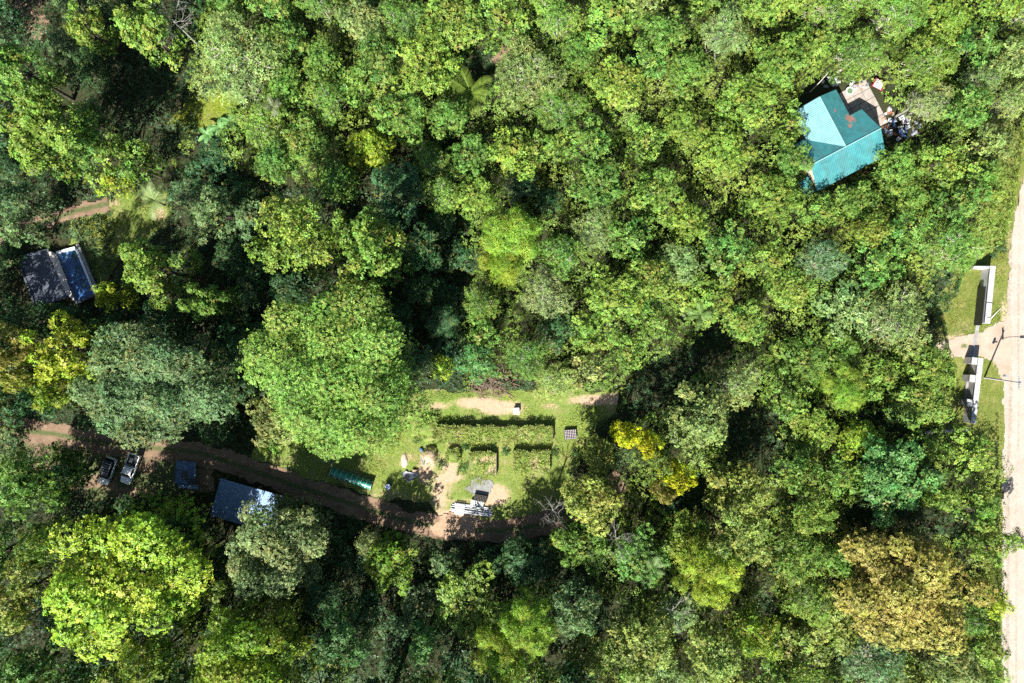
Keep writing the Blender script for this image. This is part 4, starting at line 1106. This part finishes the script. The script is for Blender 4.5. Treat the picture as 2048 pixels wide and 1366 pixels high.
# ------------------------------------------------------------------ shed, tarpaulin, tunnel
M_ROOFGREY = mat("blue_grey_roof_sheet", (.12, .20, .33), .45, .25, 1.4, metallic=.2)
c0, c1, c2 = W(441, 958, 3.0), W(580, 998, 3.0), W(418, 1030, 3.0)
ex = (c1 - c0); ey = (c2 - c0); Ls = ex.length; ang = math.atan2(ex.y, ex.x)
shed = thing("shed", "open shed with a blue-grey metal roof in the shade beside the track", "shed", (c0.x, c0.y, 0), ang)
rf_ = MB().box(0, Ls, -.08, 0, 2.72, 2.86).build("roof", M_STEEL, shed)
nS = 13
for i in range(nS): roof_sheet(rf_, M_ROOFGREY, (Ls * i / nS, .12, 3.0), (1, 0, 0), (-.04, -1, -.12), Ls / nS, 6.6, lift=.004 * (i % 2))
for x in (.2, Ls / 2, Ls - .2):
    for y, zt in ((-.2, 2.9), (-6.1, 2.2)): MB().box(x - .07, x + .07, y - .07, y + .07, -.1, zt).build("post", M_WOOD, shed)
MB().box(.3, Ls - .3, -6.05, -5.95, -.1, 2.15).build("back_wall", M_CONC, shed)
for i, x in enumerate((2.2, 4.0, 5.1)):
    o = MB().box(-.25, .25, -.18, .18, 0, .3, .85).build("crate", M_WOOD); o.location = (c0.x + math.cos(ang) * x - math.sin(ang) * -2.5, c0.y + math.sin(ang) * x + math.cos(ang) * -2.5, .0)
    tag(o, ("wooden crate under the shed roof, leftmost of three", "wooden crate under the shed roof, middle of three", "wooden crate under the shed roof, rightmost of three")[i], "crate", "crates under the shed")

M_TARP = mat("blue_tarpaulin", (.03, .065, .14), .5, color2=(.10, .17, .28), nscale=1.6, bump=.6)
tp_ = thing("tarpaulin_shelter", "blue tarpaulin stretched over a low frame right of the white pickup", "shelter", at_px(371, 947, 1.8), math.radians(-4))
nx = 16; v = []; f = []
rs = np.random.default_rng(8)
for i in range(nx + 1):
    for j in range(nx + 1):
        x = -1.65 + 3.3 * i / nx; y = -2.0 + 4.0 * j / nx
        sag = .35 * (1 - abs(2 * (i / nx) % 1 * 2 - 1)) * 0.5 + .25 * math.sin(3.1 * i / nx * 2) ** 2 * math.sin(math.pi * j / nx)
        v.append((x, y, 1.85 - sag - (.5 if j == 0 else 0) + rs.normal() * .03))
for i in range(nx):
    for j in range(nx): f.append((i * (nx + 1) + j, (i + 1) * (nx + 1) + j, (i + 1) * (nx + 1) + j + 1, i * (nx + 1) + j + 1))
so = MB().add(v, f).build("tarpaulin", M_TARP, tp_); smooth(so.data)
for x in (-1.55, 1.55):
    for y in (-1.85, 1.9): MB().cyl((x, y, -.1), .05, 1.75, 6).build("post", M_WOOD, tp_)
MB().bevbox(-1.6, 1.6, -2.75, -2.05, 0, .55, .08).build("bench", mat("pale_blue_board", (.16, .26, .36), .6, .4, 3), tp_)
MB().box(-.55, .45, -1.0, .4, 1.86, 1.90, .97).build("patch", M_BLACK, tp_); MB().box(.5, 1.45, -1.7, -.8, 1.82, 1.88, .97).build("patch", M_BLACK, tp_)

mg, nt, b, L = nodes_of("green_plastic_sheet")
b.inputs['Base Color'].default_value = (.03, .22, .16, 1); b.inputs['Roughness'].default_value = .35; b.inputs['Specular IOR Level'].default_value = .5
p0, p1 = W(660, 945, 1.3), W(742, 973, 1.3); d = p1 - p0; ang = math.atan2(d.y, d.x)
tn = thing("plant_tunnel", "long low green plastic tunnel in the shade left of the clearing", "tunnel", (p0.x, p0.y, 0), ang)
nseg = 8; TL = d.length
def arch(x0, x1, r, n=8): 
    v = []; f = []
    for x in (x0, x1):
        for k in range(n + 1):
            q = math.pi * k / n; v.append((x, -math.cos(q) * r * .75, .25 + math.sin(q) * r * 1.25))
    for k in range(n): f.append((k, n + 1 + k, n + 2 + k, k + 1))
    return v, f
for i in range(nseg): 
    so = MB().add(*arch(TL * i / nseg + .01, TL * (i + 1) / nseg - .01, 1.0 - .01 * (i % 2))).build("plastic_sheet", mg, tn); smooth(so.data)
for i in range(nseg + 1):
    x = TL * i / nseg
    MB().tube([(x, -math.cos(q) * .79, .25 + math.sin(q) * 1.29) for q in [math.pi * k / 10 for k in range(11)]], [.03] * 11, 5).build("hoop", M_WHITE, tn)
for y in (-.78, .78): MB().box(0, TL, y - .05, y + .05, -.05, .27).build("base_board", M_WOOD, tn)

# ------------------------------------------------------------------ vehicles
def loft(secs):
    """secs: list of cross sections (same count of points) along x -> closed skin"""
    n = len(secs[0]); v = [p for s in secs for p in s]; f = []
    for i in range(len(secs) - 1):
        for k in range(n):
            j = (k + 1) % n
            f.append((i * n + k, i * n + j, (i + 1) * n + j, (i + 1) * n + k))
    f.append(tuple(range(n))); f.append(tuple(range((len(secs) - 1) * n, len(secs) * n))[::-1])
    return v, f
def sec(x, w, z0, z1, c=.12):
    return [(x, -w + c * .5, z0), (x, w - c * .5, z0), (x, w, z0 + c), (x, w, z1 - c), (x, w - c, z1), (x, -w + c, z1), (x, -w, z1 - c), (x, -w, z0 + c)]
def wheels(t, xs, half, r=.37):
    for x in xs:
        for s in (-1, 1):
            w = MB().cyl((x, s * half - .13, r), r, .26, 18, 'y').build("wheel", M_RUBBER, t)
            MB().cyl((x, s * half + (.132 if s > 0 else -.152), r), r * .6, .02, 12, 'y').build("rim", M_SILVER, w)
M_LAMP = mat("lamp_lens", (.55, .55, .5), .15); M_TAIL = mat("tail_lamp", (.35, .01, .01), .3)

def make_car(px_rear, px_front, name, label, paint, pickup):
    a, b = W(*px_rear, .9), W(*px_front, .9)
    d = b - a
    t = thing(name, label, "pickup" if pickup else "car", ((a.x + b.x) / 2, (a.y + b.y) / 2, .1), math.atan2(d.y, d.x), "cars parked in the shade")
    if pickup:
        so = MB().add(*loft([sec(-2.55, .86, .45, .98), sec(-2.5, .92, .40, 1.02), sec(-.55, .93, .38, 1.02), sec(.9, .93, .38, 1.05), sec(1.5, .92, .38, 1.08), sec(2.3, .86, .42, .98), sec(2.55, .74, .5, .86)])).build("body", paint, t)
        cabin = MB().add(*loft([sec(-.52, .80, 1.0, 1.55, .1), sec(-.30, .74, 1.0, 1.76, .1), sec(.55, .73, 1.0, 1.77, .1), sec(.75, .72, 1.0, 1.70, .1), sec(1.38, .84, 1.0, 1.09, .03)])).build("cabin", paint, t)
        MB().add([(.78, -.66, 1.735), (.78, .66, 1.735), (1.42, .78, 1.125), (1.42, -.78, 1.125)], [(0, 3, 2, 1)]).build("windscreen", M_GLASS, t)
        MB().add([(-.36, -.66, 1.75), (-.36, .66, 1.75), (-.585, .74, 1.25), (-.585, -.74, 1.25)], [(0, 1, 2, 3)]).build("rear_window", M_GLASS, t)
        for s in (-1, 1):
            MB().add([(-.3, s * .775, 1.66), (.6, s * .765, 1.66), (1.1, s * .86, 1.16), (-.4, s * .86, 1.16)], [(0, 1, 2, 3) if s < 0 else (3, 2, 1, 0)]).build("side_window", M_GLASS, t)
            MB().bevbox(-2.5, -.62, s * .88 - .06, s * .88 + .06, .9, 1.22, .03).build("bed_side", paint, t)
        MB().bevbox(-2.56, -2.46, -.82, .82, .55, 1.2, .02).build("tailgate", paint, t)
        MB().box(-2.45, -.64, -.81, .81, 1.022, 1.035).build("bed_floor", M_BLACK, t)
        MB().tube([(-.78, -.85, 1.1), (-.78, -.78, 1.62), (-.78, .78, 1.62), (-.78, .85, 1.1)], [.035] * 4, 6).build("roll_bar", M_BLACK, t)
        MB().bevbox(-1.9, -1.1, -.4, .1, 1.04, 1.3, .04).build("load_box", M_STEEL, t)
    else:
        so = MB().add(*loft([sec(-2.25, .78, .5, .95), sec(-2.15, .90, .42, 1.05), sec(-.5, .92, .38, 1.06), sec(1.0, .92, .38, 1.06), sec(1.6, .90, .38, 1.02), sec(2.1, .84, .42, .94), sec(2.3, .70, .5, .82)])).build("body", M_CAROFF, t)
        MB().add(*loft([sec(-2.12, .80, 1.03, 1.25, .08), sec(-1.85, .74, 1.03, 1.66, .1), sec(.35, .72, 1.03, 1.70, .1), sec(.6, .72, 1.03, 1.62, .1), sec(1.25, .82, 1.03, 1.07, .02)])).build("cabin", paint, t)
        MB().add([(.62, -.65, 1.645), (.62, .65, 1.645), (1.29, .78, 1.09), (1.29, -.78, 1.09)], [(0, 3, 2, 1)]).build("windscreen", M_GLASS, t)
        MB().add([(-1.90, -.64, 1.66), (-1.90, .64, 1.66), (-2.15, .74, 1.27), (-2.15, -.74, 1.27)], [(0, 1, 2, 3)]).build("rear_window", M_GLASS, t)
        for s in (-1, 1):
            MB().add([(-1.8, s * .765, 1.6), (.4, s * .755, 1.62), (1.0, s * .855, 1.12), (-1.95, s * .845, 1.12)], [(0, 1, 2, 3) if s < 0 else (3, 2, 1, 0)]).build("side_window", M_GLASS, t)
            MB().tube([(-1.7, s * .66, 1.71), (-1.6, s * .66, 1.80), (.15, s * .66, 1.80), (.3, s * .66, 1.72)], [.03] * 4, 6).build("roof_rail", M_SILVER, t)
        for x in (-1.45, -1.05, -.65, -.25, .1): MB().box(x - .04, x + .04, -.66, .66, 1.78, 1.83).build("rack_bar", M_SILVER, t)
    for s in (-1, 1):
        MB().bevbox(.95, 1.12, s * 1.0 - .1, s * 1.0 + .1, 1.05, 1.22, .03).build("mirror", paint, t)
        MB().bevbox(2.28, 2.46 if pickup else 2.3, s * .62 - .16, s * .62 + .16, .72, .9, .03).build("headlight", M_LAMP, t)
        MB().box(-2.58 if pickup else -2.27, -2.5 if pickup else -2.2, s * .80 - .09, s * .80 + .06, .75, 1.0).build("tail_light", M_TAIL, t)
    wheels(t, (-1.55 if pickup else -1.35, 1.6 if pickup else 1.4), .82)
    smooth_ok = None
    return t
make_car((271.5, 908), (249, 967), "pickup_truck", "white pickup truck with dark load bed parked in the shade", M_CAROFF, True)
make_car((224, 917), (206, 966), "estate_car", "dark roofed car with silver roof rack left of the white pickup", M_CARGREY, False)

# ------------------------------------------------------------------ garden beds and things in the clearing
M_BEDSOIL = ground_material("bed_earth_and_grass", (0.105, 0.155, 0.030), (0.155, 0.190, 0.050), soil=(0.28, 0.20, 0.135), dry=(0.22, 0.195, 0.09), scale=0.8)
M_BLOCK = mat("earth_block_edge", (.16, .125, .085), .9, .35, 3)
def tufts(name, parent, seed, n, x0, x1, y0, y1, z, color, L=.32, k=5, edge=False):
    rng = np.random.default_rng(seed)
    x = rng.uniform(x0, x1, n); y = rng.uniform(y0, y1, n)
    if edge: y = y1 - np.abs(rng.normal(size=n)) * (y1 - y0) * .5
    if edge:
        kp = vnoise(x + seed, y * 0 + seed, 1.3) > .34
        x, y = x[kp], y[kp]; n = len(x)
    C = np.stack([x, y, np.full(n, z) + rng.random(n) * (.1 + .55 * vnoise(x + seed * 3, y * 0, 1.0) if edge else .1)], -1)
    N = norm(np.stack([rng.normal(size=n) * .4, rng.normal(size=n) * .4, np.ones(n)], -1))
    Q, t, h = rosettes(rng, C, N, k, L, .10, np.clip(.25 + rng.random(n) * .55, 0, 1), rng.random(n) * .9, .7)
    o = link(name, quads_mesh(name, Q, {'tone': t, 'hue': h}, LEAF), parent); o.color = (*color, 1); o["kind"] = "stuff"
    return o
def raised_bed(label, x0, x1, y0, y1, h, seed, grassy=1.0, soilpx=()):
    """pixel rectangle of the bed's top"""
    a, b = W(x0, y1, h), W(x1, y0, h)
    cx, cy = (a.x + b.x) / 2, (a.y + b.y) / 2
    t = thing("raised_bed", label, "garden bed", (cx, cy, 0), 0, "raised garden beds")
    hx, hy = (b.x - a.x) / 2, (b.y - a.y) / 2
    nxx = max(3, int(hx * 2 / 1.6))
    for i in range(nxx):
        xa, xb = -hx + 2 * hx * i / nxx, -hx + 2 * hx * (i + 1) / nxx
        for ya, yb in ((hy - .12, hy), (-hy, -hy + .12)):
            MB().box(xa + .008, xb - .008, ya, yb, -.1, h - .06 - abs(random.Random(seed * 7 + i).gauss(0, .16))).build("edging_block", M_BLOCK, t)
    for xa in (-hx - .001, hx - .119): MB().box(xa, xa + .12, -hy + .122, hy - .122, -.1, h - .01).build("edging_block", M_BLOCK, t)
    g1, g2 = max(4, int(hx * 5)), max(4, int(hy * 5))
    v, f, so = [], [], []
    for i in range(g1 + 1):
        for j in range(g2 + 1):
            x, y = -hx + .121 + (2 * hx - .242) * i / g1, -hy + .121 + (2 * hy - .242) * j / g2
            v.append((x, y, h - .06 + .12 * float(vnoise(x + cx, y + cy, 1.1)))); so.append((x + cx, y + cy))
    for i in range(g1):
        for j in range(g2): f.append((i * (g2 + 1) + j, (i + 1) * (g2 + 1) + j, (i + 1) * (g2 + 1) + j + 1, i * (g2 + 1) + j + 1))
    o = MB().add(v, f).build("earth", M_BEDSOIL, t)
    so = np.array(so)
    at = o.data.attributes.new('soil', 'FLOAT', 'POINT'); at.data.foreach_set('value', ellipses(soilpx)(so[:, 0], so[:, 1]).astype(np.float32))
    smooth(o.data)
    tufts("grass", t, seed, int(hx * hy * 4 * 13 * grassy), -hx + .1, hx - .1, -hy + .1, hy - .1, h + .02, (.118, .162, .030))
    tufts("edge_grass", t, seed + 50, int(hx * 2 * 22), -hx, hx, hy - .6, hy + .12, h - .05, (.115, .145, .034), .45, 6, True)
    tufts("edge_grass", t, seed + 90, int(hx * 2 * 8), -hx, hx, -hy - .15, -hy + .2, h - .1, (.118, .162, .030), .36, 5)
    return t
raised_bed("longest raised garden bed, a narrow grassy strip along the top of the clearing", 876, 1106, 853, 884, 1.15, 61, 1.0, [(978, 878, 14, 10, .6), (1050, 878, 10, 8, .55)])
raised_bed("raised bed with a straight right edge and bare soil in the middle of the clearing", 938, 993, 905, 952, 1.0, 62, .6, [(975, 915, 22, 12, .75), (985, 940, 14, 24, .55), (950, 920, 8, 14, .5)])
raised_bed("raised bed of bright grass at the right side of the clearing", 1026, 1100, 903, 945, 1.0, 63, 1.2, [(1068, 922, 14, 20, .7)])
def mound(name, label, px, py, rx, ry, h, m, seed, grassy=0):
    t = thing(name, label, "mound", at_px(px, py, h * .6), 0)
    n = 28; v = [(0, 0, h)]; f = []
    rr = random.Random(seed); wob = [rr.uniform(.9, 1.1) for _ in range(n)]
    prof = ((.35, .93), (.65, .75), (.88, .4), (1.02, -.05))
    for q, z in prof:
        for k in range(n):
            a = 2 * math.pi * k / n
            v.append((math.cos(a) * q * rx / PXM * wob[k], math.sin(a) * q * ry / PXM * wob[k], h * z * rr.uniform(.93, 1.07)))
    for k in range(n): f.append((0, 1 + k, 1 + (k + 1) % n))
    for r in range(len(prof) - 1):
        for k in range(n): f.append((1 + r * n + k, 1 + (r + 1) * n + k, 1 + (r + 1) * n + (k + 1) % n, 1 + r * n + (k + 1) % n))
    o = MB().add(v, f).build("earth", m, t); smooth(o.data)
    if grassy: tufts("grass", t, seed, grassy, -rx / PXM * .8, rx / PXM * .8, -ry / PXM * .7, ry / PXM * .9, h * .72, (.10, .13, .026))
    return t
M_SAND = ground_material("sandy_earth", (.32, .23, .15), (.40, .30, .21), scale=1.5, fine=9)
M_PINK = ground_material("pinkish_sand", (.40, .29, .22), (.48, .36, .28), scale=1.5, fine=9)
mound("earth_mound", "sandy earth mound at the left end of the second row of beds", 858, 914, 17, 20, 1.5, M_SAND, 71, 50)
mound("earth_mound", "grassy earth mound, second from left in the row of beds", 906, 912, 17, 17, 1.5, M_BEDSOIL, 72, 130)
mound("earth_mound", "grassy earth mound between the largest dome tree and the longest bed", 855, 858, 26, 26, 1.7, M_BEDSOIL, 73, 320)
mound("sand_heap", "small oval heap of pale pink sand on the grass", 808, 921, 7, 15, .45, M_PINK, 74)
ash = sheet("ash_patch", pxpoly([(930, 975), (945, 960), (965, 952), (985, 962), (990, 980), (975, 990), (945, 992)]), .10, ground_material("grey_ash", (.13, .13, .12), (.21, .21, .195), scale=1.5, fine=8), .25, .9, 1.0, relief=.05)

for k, (bx_, by_, br_) in enumerate(((986, 893, 6), (1012, 903, 7), (1108, 906, 9), (884, 930, 9), (925, 938, 12), (930, 893, 6), (1150, 905, 10), (835, 880, 8))):
    q = at_px(bx_, by_, .5); rm_ = br_ / PXM
    o_ = tag(link("garden_plant", None, None, q), ("small leafy plant beside the middle bed's top right corner", "small leafy plant between the two short raised beds", "leafy plant at the right end of the right short bed", "leafy plant below the sandy earth mound",
         "leafy plant left of the soil topped middle bed", "small leafy plant at the middle bed's top left corner", "leafy plant in the grass below the pot table", "leafy plant on the grass left of the sandy mound")[k], "plant", "small plants among the garden beds")
    rg = np.random.default_rng(200 + k); nn = 26
    C_l = np.stack([rg.normal(size=nn) * rm_ * .5, rg.normal(size=nn) * rm_ * .5, .15 + rg.random(nn) * .5], -1)
    Q_, t_, h_ = rosettes(rg, C_l, norm(rg.normal(size=(nn, 3)) * .4 + [0, 0, 1]), 5, .36, .14, rg.random(nn) * .6, rg.random(nn) * .6, .4)
    c_ = link("foliage", quads_mesh("foliage", Q_, {'tone': t_, 'hue': h_}, LEAF), o_); c_.color = (.05, .105, .022, 1); c_["kind"] = "stuff"
    MB().cyl((0, 0, -.05), .03, .4, 5).build("stem", BARK, o_)
t = thing("box", "white box standing alone on the bare soil above the longest bed", "box", at_px(1033, 822, .8), math.radians(3))
MB().box(-.42, .42, -.48, .48, 0, .75).build("body", M_WHITE, t); MB().bevbox(-.46, .46, -.52, .52, .753, .82, .02).build("lid", M_WHITE, t)

t = thing("pot_table", "low table crowded with small white pots right of the longest bed", "table", at_px(1141, 869, .8), math.radians(4))
MB().box(-1.0, 1.0, -.8, .8, .52, .58).build("table_top", M_BLACK, t)
for x in (-.9, .9):
    for y in (-.7, .7): MB().box(x - .04, x + .04, y - .04, y + .04, 0, .52).build("leg", M_WOOD, t)
potm = MB().cyl((0, 0, 0), .07, .2, 10, r2=.095).mesh("pot", mat('dusty_pale_pot', (.36, .32, .32), .7, .2, 9))
for i in range(7):
    for j in range(6): link("pot", potm, t, (-.86 + i * .287, -.66 + j * .265, .583))

t = thing("pole_stack", "stack of long pale poles lying beside the track in the clearing", "poles", at_px(944, 1021, .3), math.atan2(-13, 82))
for i, (y, z, l) in enumerate(((-.62, .12, 6.6), (-.36, .12, 6.8), (-.1, .12, 6.7), (.16, .12, 6.9), (-.48, .34, 6.5), (-.2, .34, 6.6), (.5, .12, 6.2), (.75, .12, 5.4))):
    MB().tube([(-l / 2 - .05 * i, y, z + .05), (l / 2, y + .08, z + .05)], [.12, .11], 8).build("pole", mat("pale_concrete_pole", (.40, .41, .43), .8, .12, 5) if i == 0 else bpy.data.materials["pale_concrete_pole"], t)
t = thing("slatted_rack", "small white slatted rack at the left end of the pole stack", "rack", at_px(919, 1018, .5), math.atan2(-13, 82))
for i in range(9): MB().box(-.72 + i * .18, -.66 + i * .18, -.95, .85, .62, .68).build("slat", M_WHITE, t)
for y in (-.8, .7): MB().box(-.76, .82, y - .05, y + .05, .54, .615).build("rail", M_WOOD, t)
for x in (-.7, .75):
    for y in (-.8, .7): MB().box(x - .04, x + .04, y - .03, y + .03, 0, .54).build("leg", M_WOOD, t)
def lattice(name, label, px, py, w, d, h, nx_, ny_, m, ang):
    t = thing(name, label, "crate", at_px(px, py, h), ang)
    for i in range(nx_ + 1):
        x = -w / 2 + w * i / nx_
        MB().box(x - .035, x + .035, -d / 2, d / 2, .05, h).build("partition", m, t)
    for j in range(ny_ + 1):
        y = -d / 2 + d * j / ny_
        MB().box(-w / 2, w / 2, y - .03, y + .03, .05, h - .006).build("divider", m, t)
    MB().box(-w / 2, w / 2, -d / 2, d / 2, 0, .045).build("base", m, t)
lattice("black_crate", "black open lattice crate above the pole stack", 961, 997, 2.1, 1.0, .75, 8, 4, mat("sunned_black_plastic", (.05, .045, .035), .6), math.atan2(-13, 70))
lattice("white_crate", "white lattice crate between the black crate and the pole stack", 954, 1008, 2.0, .95, .6, 7, 4, M_WHITE, math.atan2(-13, 70))
bl = mat("blue_drum_plastic", (.05, .10, .26), .45, .15, 5)
t = thing("water_drum", "blue water drum with pale ringed lid at the shaded left side of the clearing", "drum", at_px(775, 974, 1.0))
MB().cyl((0, 0, 0), .5, .95, 18).build("drum", bl, t); MB().cyl((0, 0, .953), .44, .04, 18).build("lid", M_WHITE, t); MB().cyl((0, 0, .995), .3, .03, 18).build("bung", bl, t)
o = MB().bevbox(-.22, .22, -.65, .65, 0, .3, .06).build("jerrycan", bl); o.location = at_px(847, 921) + Vector((0, 0, .1)); o.rotation_euler = (0, 0, .25)
tag(o, "long blue plastic container lying on the soil below the sandy mound", "container")
o = MB().bevbox(-.2, .2, -.3, .3, 0, .35, .06).build("jerrycan", bl); o.location = at_px(843, 899) + Vector((0, 0, .1)); o.rotation_euler = (0, 0, .6)
tag(o, "small blue plastic container beside the sandy mound", "container")
heap("board_heap", "heap of pale grey boards and sticks at the left of the clearing", "boards", 820, 948, 13, 14, 14, 9, [scrap_cols[1], M_WOOD, scrap_cols[4]], "board", (.4, 1.3), .5)

def stick_pile(name, label, px, py, rx, ry, n, seed, m):
    rr = random.Random(seed)
    t = thing(name, label, "brush pile", at_px(px, py))
    for i in range(n):
        a, q = rr.uniform(0, 6.283), math.sqrt(rr.random())
        c = Vector((math.cos(a) * q * rx / PXM, math.sin(a) * q * ry / PXM, .15 + (1 - q) * 1.0 * rr.random()))
        d = Vector((rr.gauss(0, 1), rr.gauss(0, 1), rr.gauss(0, .25))).normalized() * rr.uniform(.5, 1.5)
        mid = c + Vector((rr.gauss(0, .12), rr.gauss(0, .12), .1))
        MB().tube([c - d, mid, c + d], [.05, .04, .02], 4).build("branch", m, t)
    return t
stick_pile("brush_pile", "brown pile of cut dead branches above the longest bed", 985, 768, 46, 32, 130, 13, mat("dead_brushwood", (.20, .13, .10), .9, .3, 5))

# ------------------------------------------------------------------ palms, bananas, dead trees
def frond_mesh(L, n, seed, droop, leaf=.55, wd=.07):
    rr = np.random.default_rng(seed)
    Q = []
    pts = []
    for i in range(n + 1):
        s = i / n
        pts.append(np.array([L * s * (1 - .12 * s), 0, L * (.35 * s - droop * s * s)]))
    for i in range(1, n):
        p = pts[i]; d = norm((pts[i + 1] - pts[i - 1])[None])[0]
        ll = leaf * L * (.28 + .9 * math.sin(math.pi * min(.97, i / n * .85 + .12))) * .42
        for s in (-1, 1):
            dr = norm((d * .75 + np.array([0, s * 1.0, -.25 + rr.normal() * .08]))[None])[0]
            sd = d * wd * .5
            Q.append([p - sd, p + sd, p + dr * ll + sd * .3, p + dr * ll - sd * .3])
    for i in range(n):
        w0, w1 = .045 * (1 - i / n) + .008, .045 * (1 - (i + 1) / n) + .008
        Q.append([pts[i] + [0, -w0, .01], pts[i + 1] + [0, -w1, .01], pts[i + 1] + [0, w1, .01], pts[i] + [0, w0, .01]])
    Q = np.array(Q)
    return quads_mesh("frond", Q, {'tone': .35 + .3 * rr.random(len(Q)), 'hue': .2 + .4 * rr.random(len(Q))}, LEAF)
FR = [frond_mesh(2.6, 26, 1, .5), frond_mesh(2.6, 26, 2, .35)]
def palm(label, px, py, r, h, n, color, seed):
    rr = random.Random(seed)
    t = thing("palm_tree", label, "palm", at_px(px, py, h))
    MB().tube([(0, 0, -.2), (.1, .05, h * .4), (.05, .1, h - .1)], [.2, .15, .12], 8).build("trunk", BARK, t)
    rm = r / PXM * (CAM_H - h) / CAM_H
    for k in range(n):
        o = link("frond", FR[k % 2], t, (.05, .1, h - .1), None)
        o.rotation_euler = (rr.uniform(-.4, .4), rr.uniform(-.55, .25) if k % 3 else -.8, 6.283 * k / n * 2.4 + rr.uniform(-.2, .2))
        sc = rm / 2.25 * rr.uniform(.65, 1.15); o.scale = (sc, sc, sc); o.color = (*color, 1)
    return t
palm("lone spiky palm on the small lawn at the left", 308, 402, 34, 3.5, 13, (.10, .14, .05), 1)
palm("palm with feather fronds in the shadow gap right of centre", 1400, 632, 34, 7.0, 11, (.07, .12, .03), 2)
palm("low palm with long fronds in the dark gap at top centre", 940, 190, 52, 4.5, 15, (.085, .13, .02), 3)
palm("pale palm among the dead white branches at lower right of centre", 1305, 1140, 30, 9.5, 11, (.075, .12, .04), 4)
palm("small palm between the lumpy trees at upper left of centre", 545, 215, 24, 9.5, 11, (.10, .12, .06), 5)

def banana(label, px, py, seed, h):
    rr = random.Random(seed)
    t = thing("banana_plant", label, "banana plant", at_px(px, py, h), 0, "banana plants by the glade")
    MB().tube([(0, 0, -.1), (0, 0, h * .6), (.05, .05, h * .8)], [.16, .13, .08], 8).build("stem", mat("banana_stem", (.10, .12, .04), .7) if "banana_stem" not in bpy.data.materials else bpy.data.materials["banana_stem"], t)
    for k in range(7):
        L = rr.uniform(1.5, 2.1); Q = []
        n = 8
        def pt(s): return np.array([L * s, 0, L * (.75 * s - .8 * s * s)])
        for i in range(n):
            s0, s1 = i / n, (i + 1) / n
            w0, w1 = .34 * math.sin(math.pi * (s0 * .86 + .1)) ** .7 + .0, .34 * math.sin(math.pi * (s1 * .86 + .1)) ** .7
            if i == 0: w0 = .04
            for sg in (-1, 1):
                Q.append([pt(s0), pt(s1), pt(s1) + [0, sg * w1, .07], pt(s0) + [0, sg * w0, .07]])
        Q = np.array(Q)
        o = link("leaf", quads_mesh("leaf", Q, {'tone': np.full(len(Q), .45 + .2 * rr.random()), 'hue': np.full(len(Q), .3)}, LEAF), t, (.03, .03, h * .78))
        o.rotation_euler = (0, rr.uniform(-.2, .2), 6.283 * k / 7 + rr.uniform(-.3, .3)); o.color = (.075, .15, .045, 1)
    return t
banana("banana plant at the upper right of the clump beside the glade", 458, 242, 1, 3.6)
banana("banana plant in the middle of the clump beside the glade", 436, 254, 2, 3.4)
banana("banana plant at the lower left of the clump beside the glade", 412, 268, 3, 3.0)

def dead_tree(label, px, py, r, h, seed, spread=1.0):
    rr = random.Random(seed)
    t = thing("dead_tree", label, "dead tree", at_px(px, py, h * .85), 0, "bleached dead trees")
    MB().tube([(0, 0, -.2), (.1, 0, h * .35), (0, .1, h * .6)], [.22, .16, .12], 8).build("trunk", DEADWOOD, t)
    R = r / PXM
    for k in range(7):
        br = MB()
        a = 6.283 * k / 7 + rr.uniform(-.3, .3)
        def grow(p, d, L, rad, lev):
            e = p + d * L; m_ = p.lerp(e, .5) + Vector((rr.gauss(0, .06), rr.gauss(0, .06), rr.gauss(0, .04))) * L
            br.tube([p, m_, e], [rad, rad * .8, rad * .55], 5 if lev == 0 else 4, False)
            if lev < 3:
                for _ in range(3):
                    dd = (d + Vector((rr.gauss(0, .55), rr.gauss(0, .55), rr.gauss(.05, .3)))).normalized()
                    grow(p.lerp(e, rr.uniform(.55, 1)), dd, L * rr.uniform(.5, .75), rad * .55, lev + 1)
        el = rr.uniform(.5, 1.1)
        grow(Vector((0, .1, h * .58)), Vector((math.cos(a) * math.cos(el) * spread, math.sin(a) * math.cos(el) * spread, math.sin(el))).normalized(), max(R * .55, h * .16), .042, 0)
        br.build("branch", DEADWOOD, t)
    return t
dead_tree("dead tree of fine white branches at the right end of the clearing", 1108, 1032, 30, 12, 1)
dead_tree("bleached dead branches fanning out right of the track bend", 1240, 1092, 40, 14, 2)
dead_tree("bare pale twigs at the top edge upper left", 325, 22, 22, 14.5, 4)
dead_tree("bare grey twigs among pale green trees right of the house patio", 1838, 205, 26, 8, 5)
dead_tree("bleached twigs below the feathery tree near the centre", 1098, 560, 26, 11, 6)
dead_tree("white bare twigs at the bottom left of the yellow-lime pair", 1355, 1240, 26, 13.5, 7)
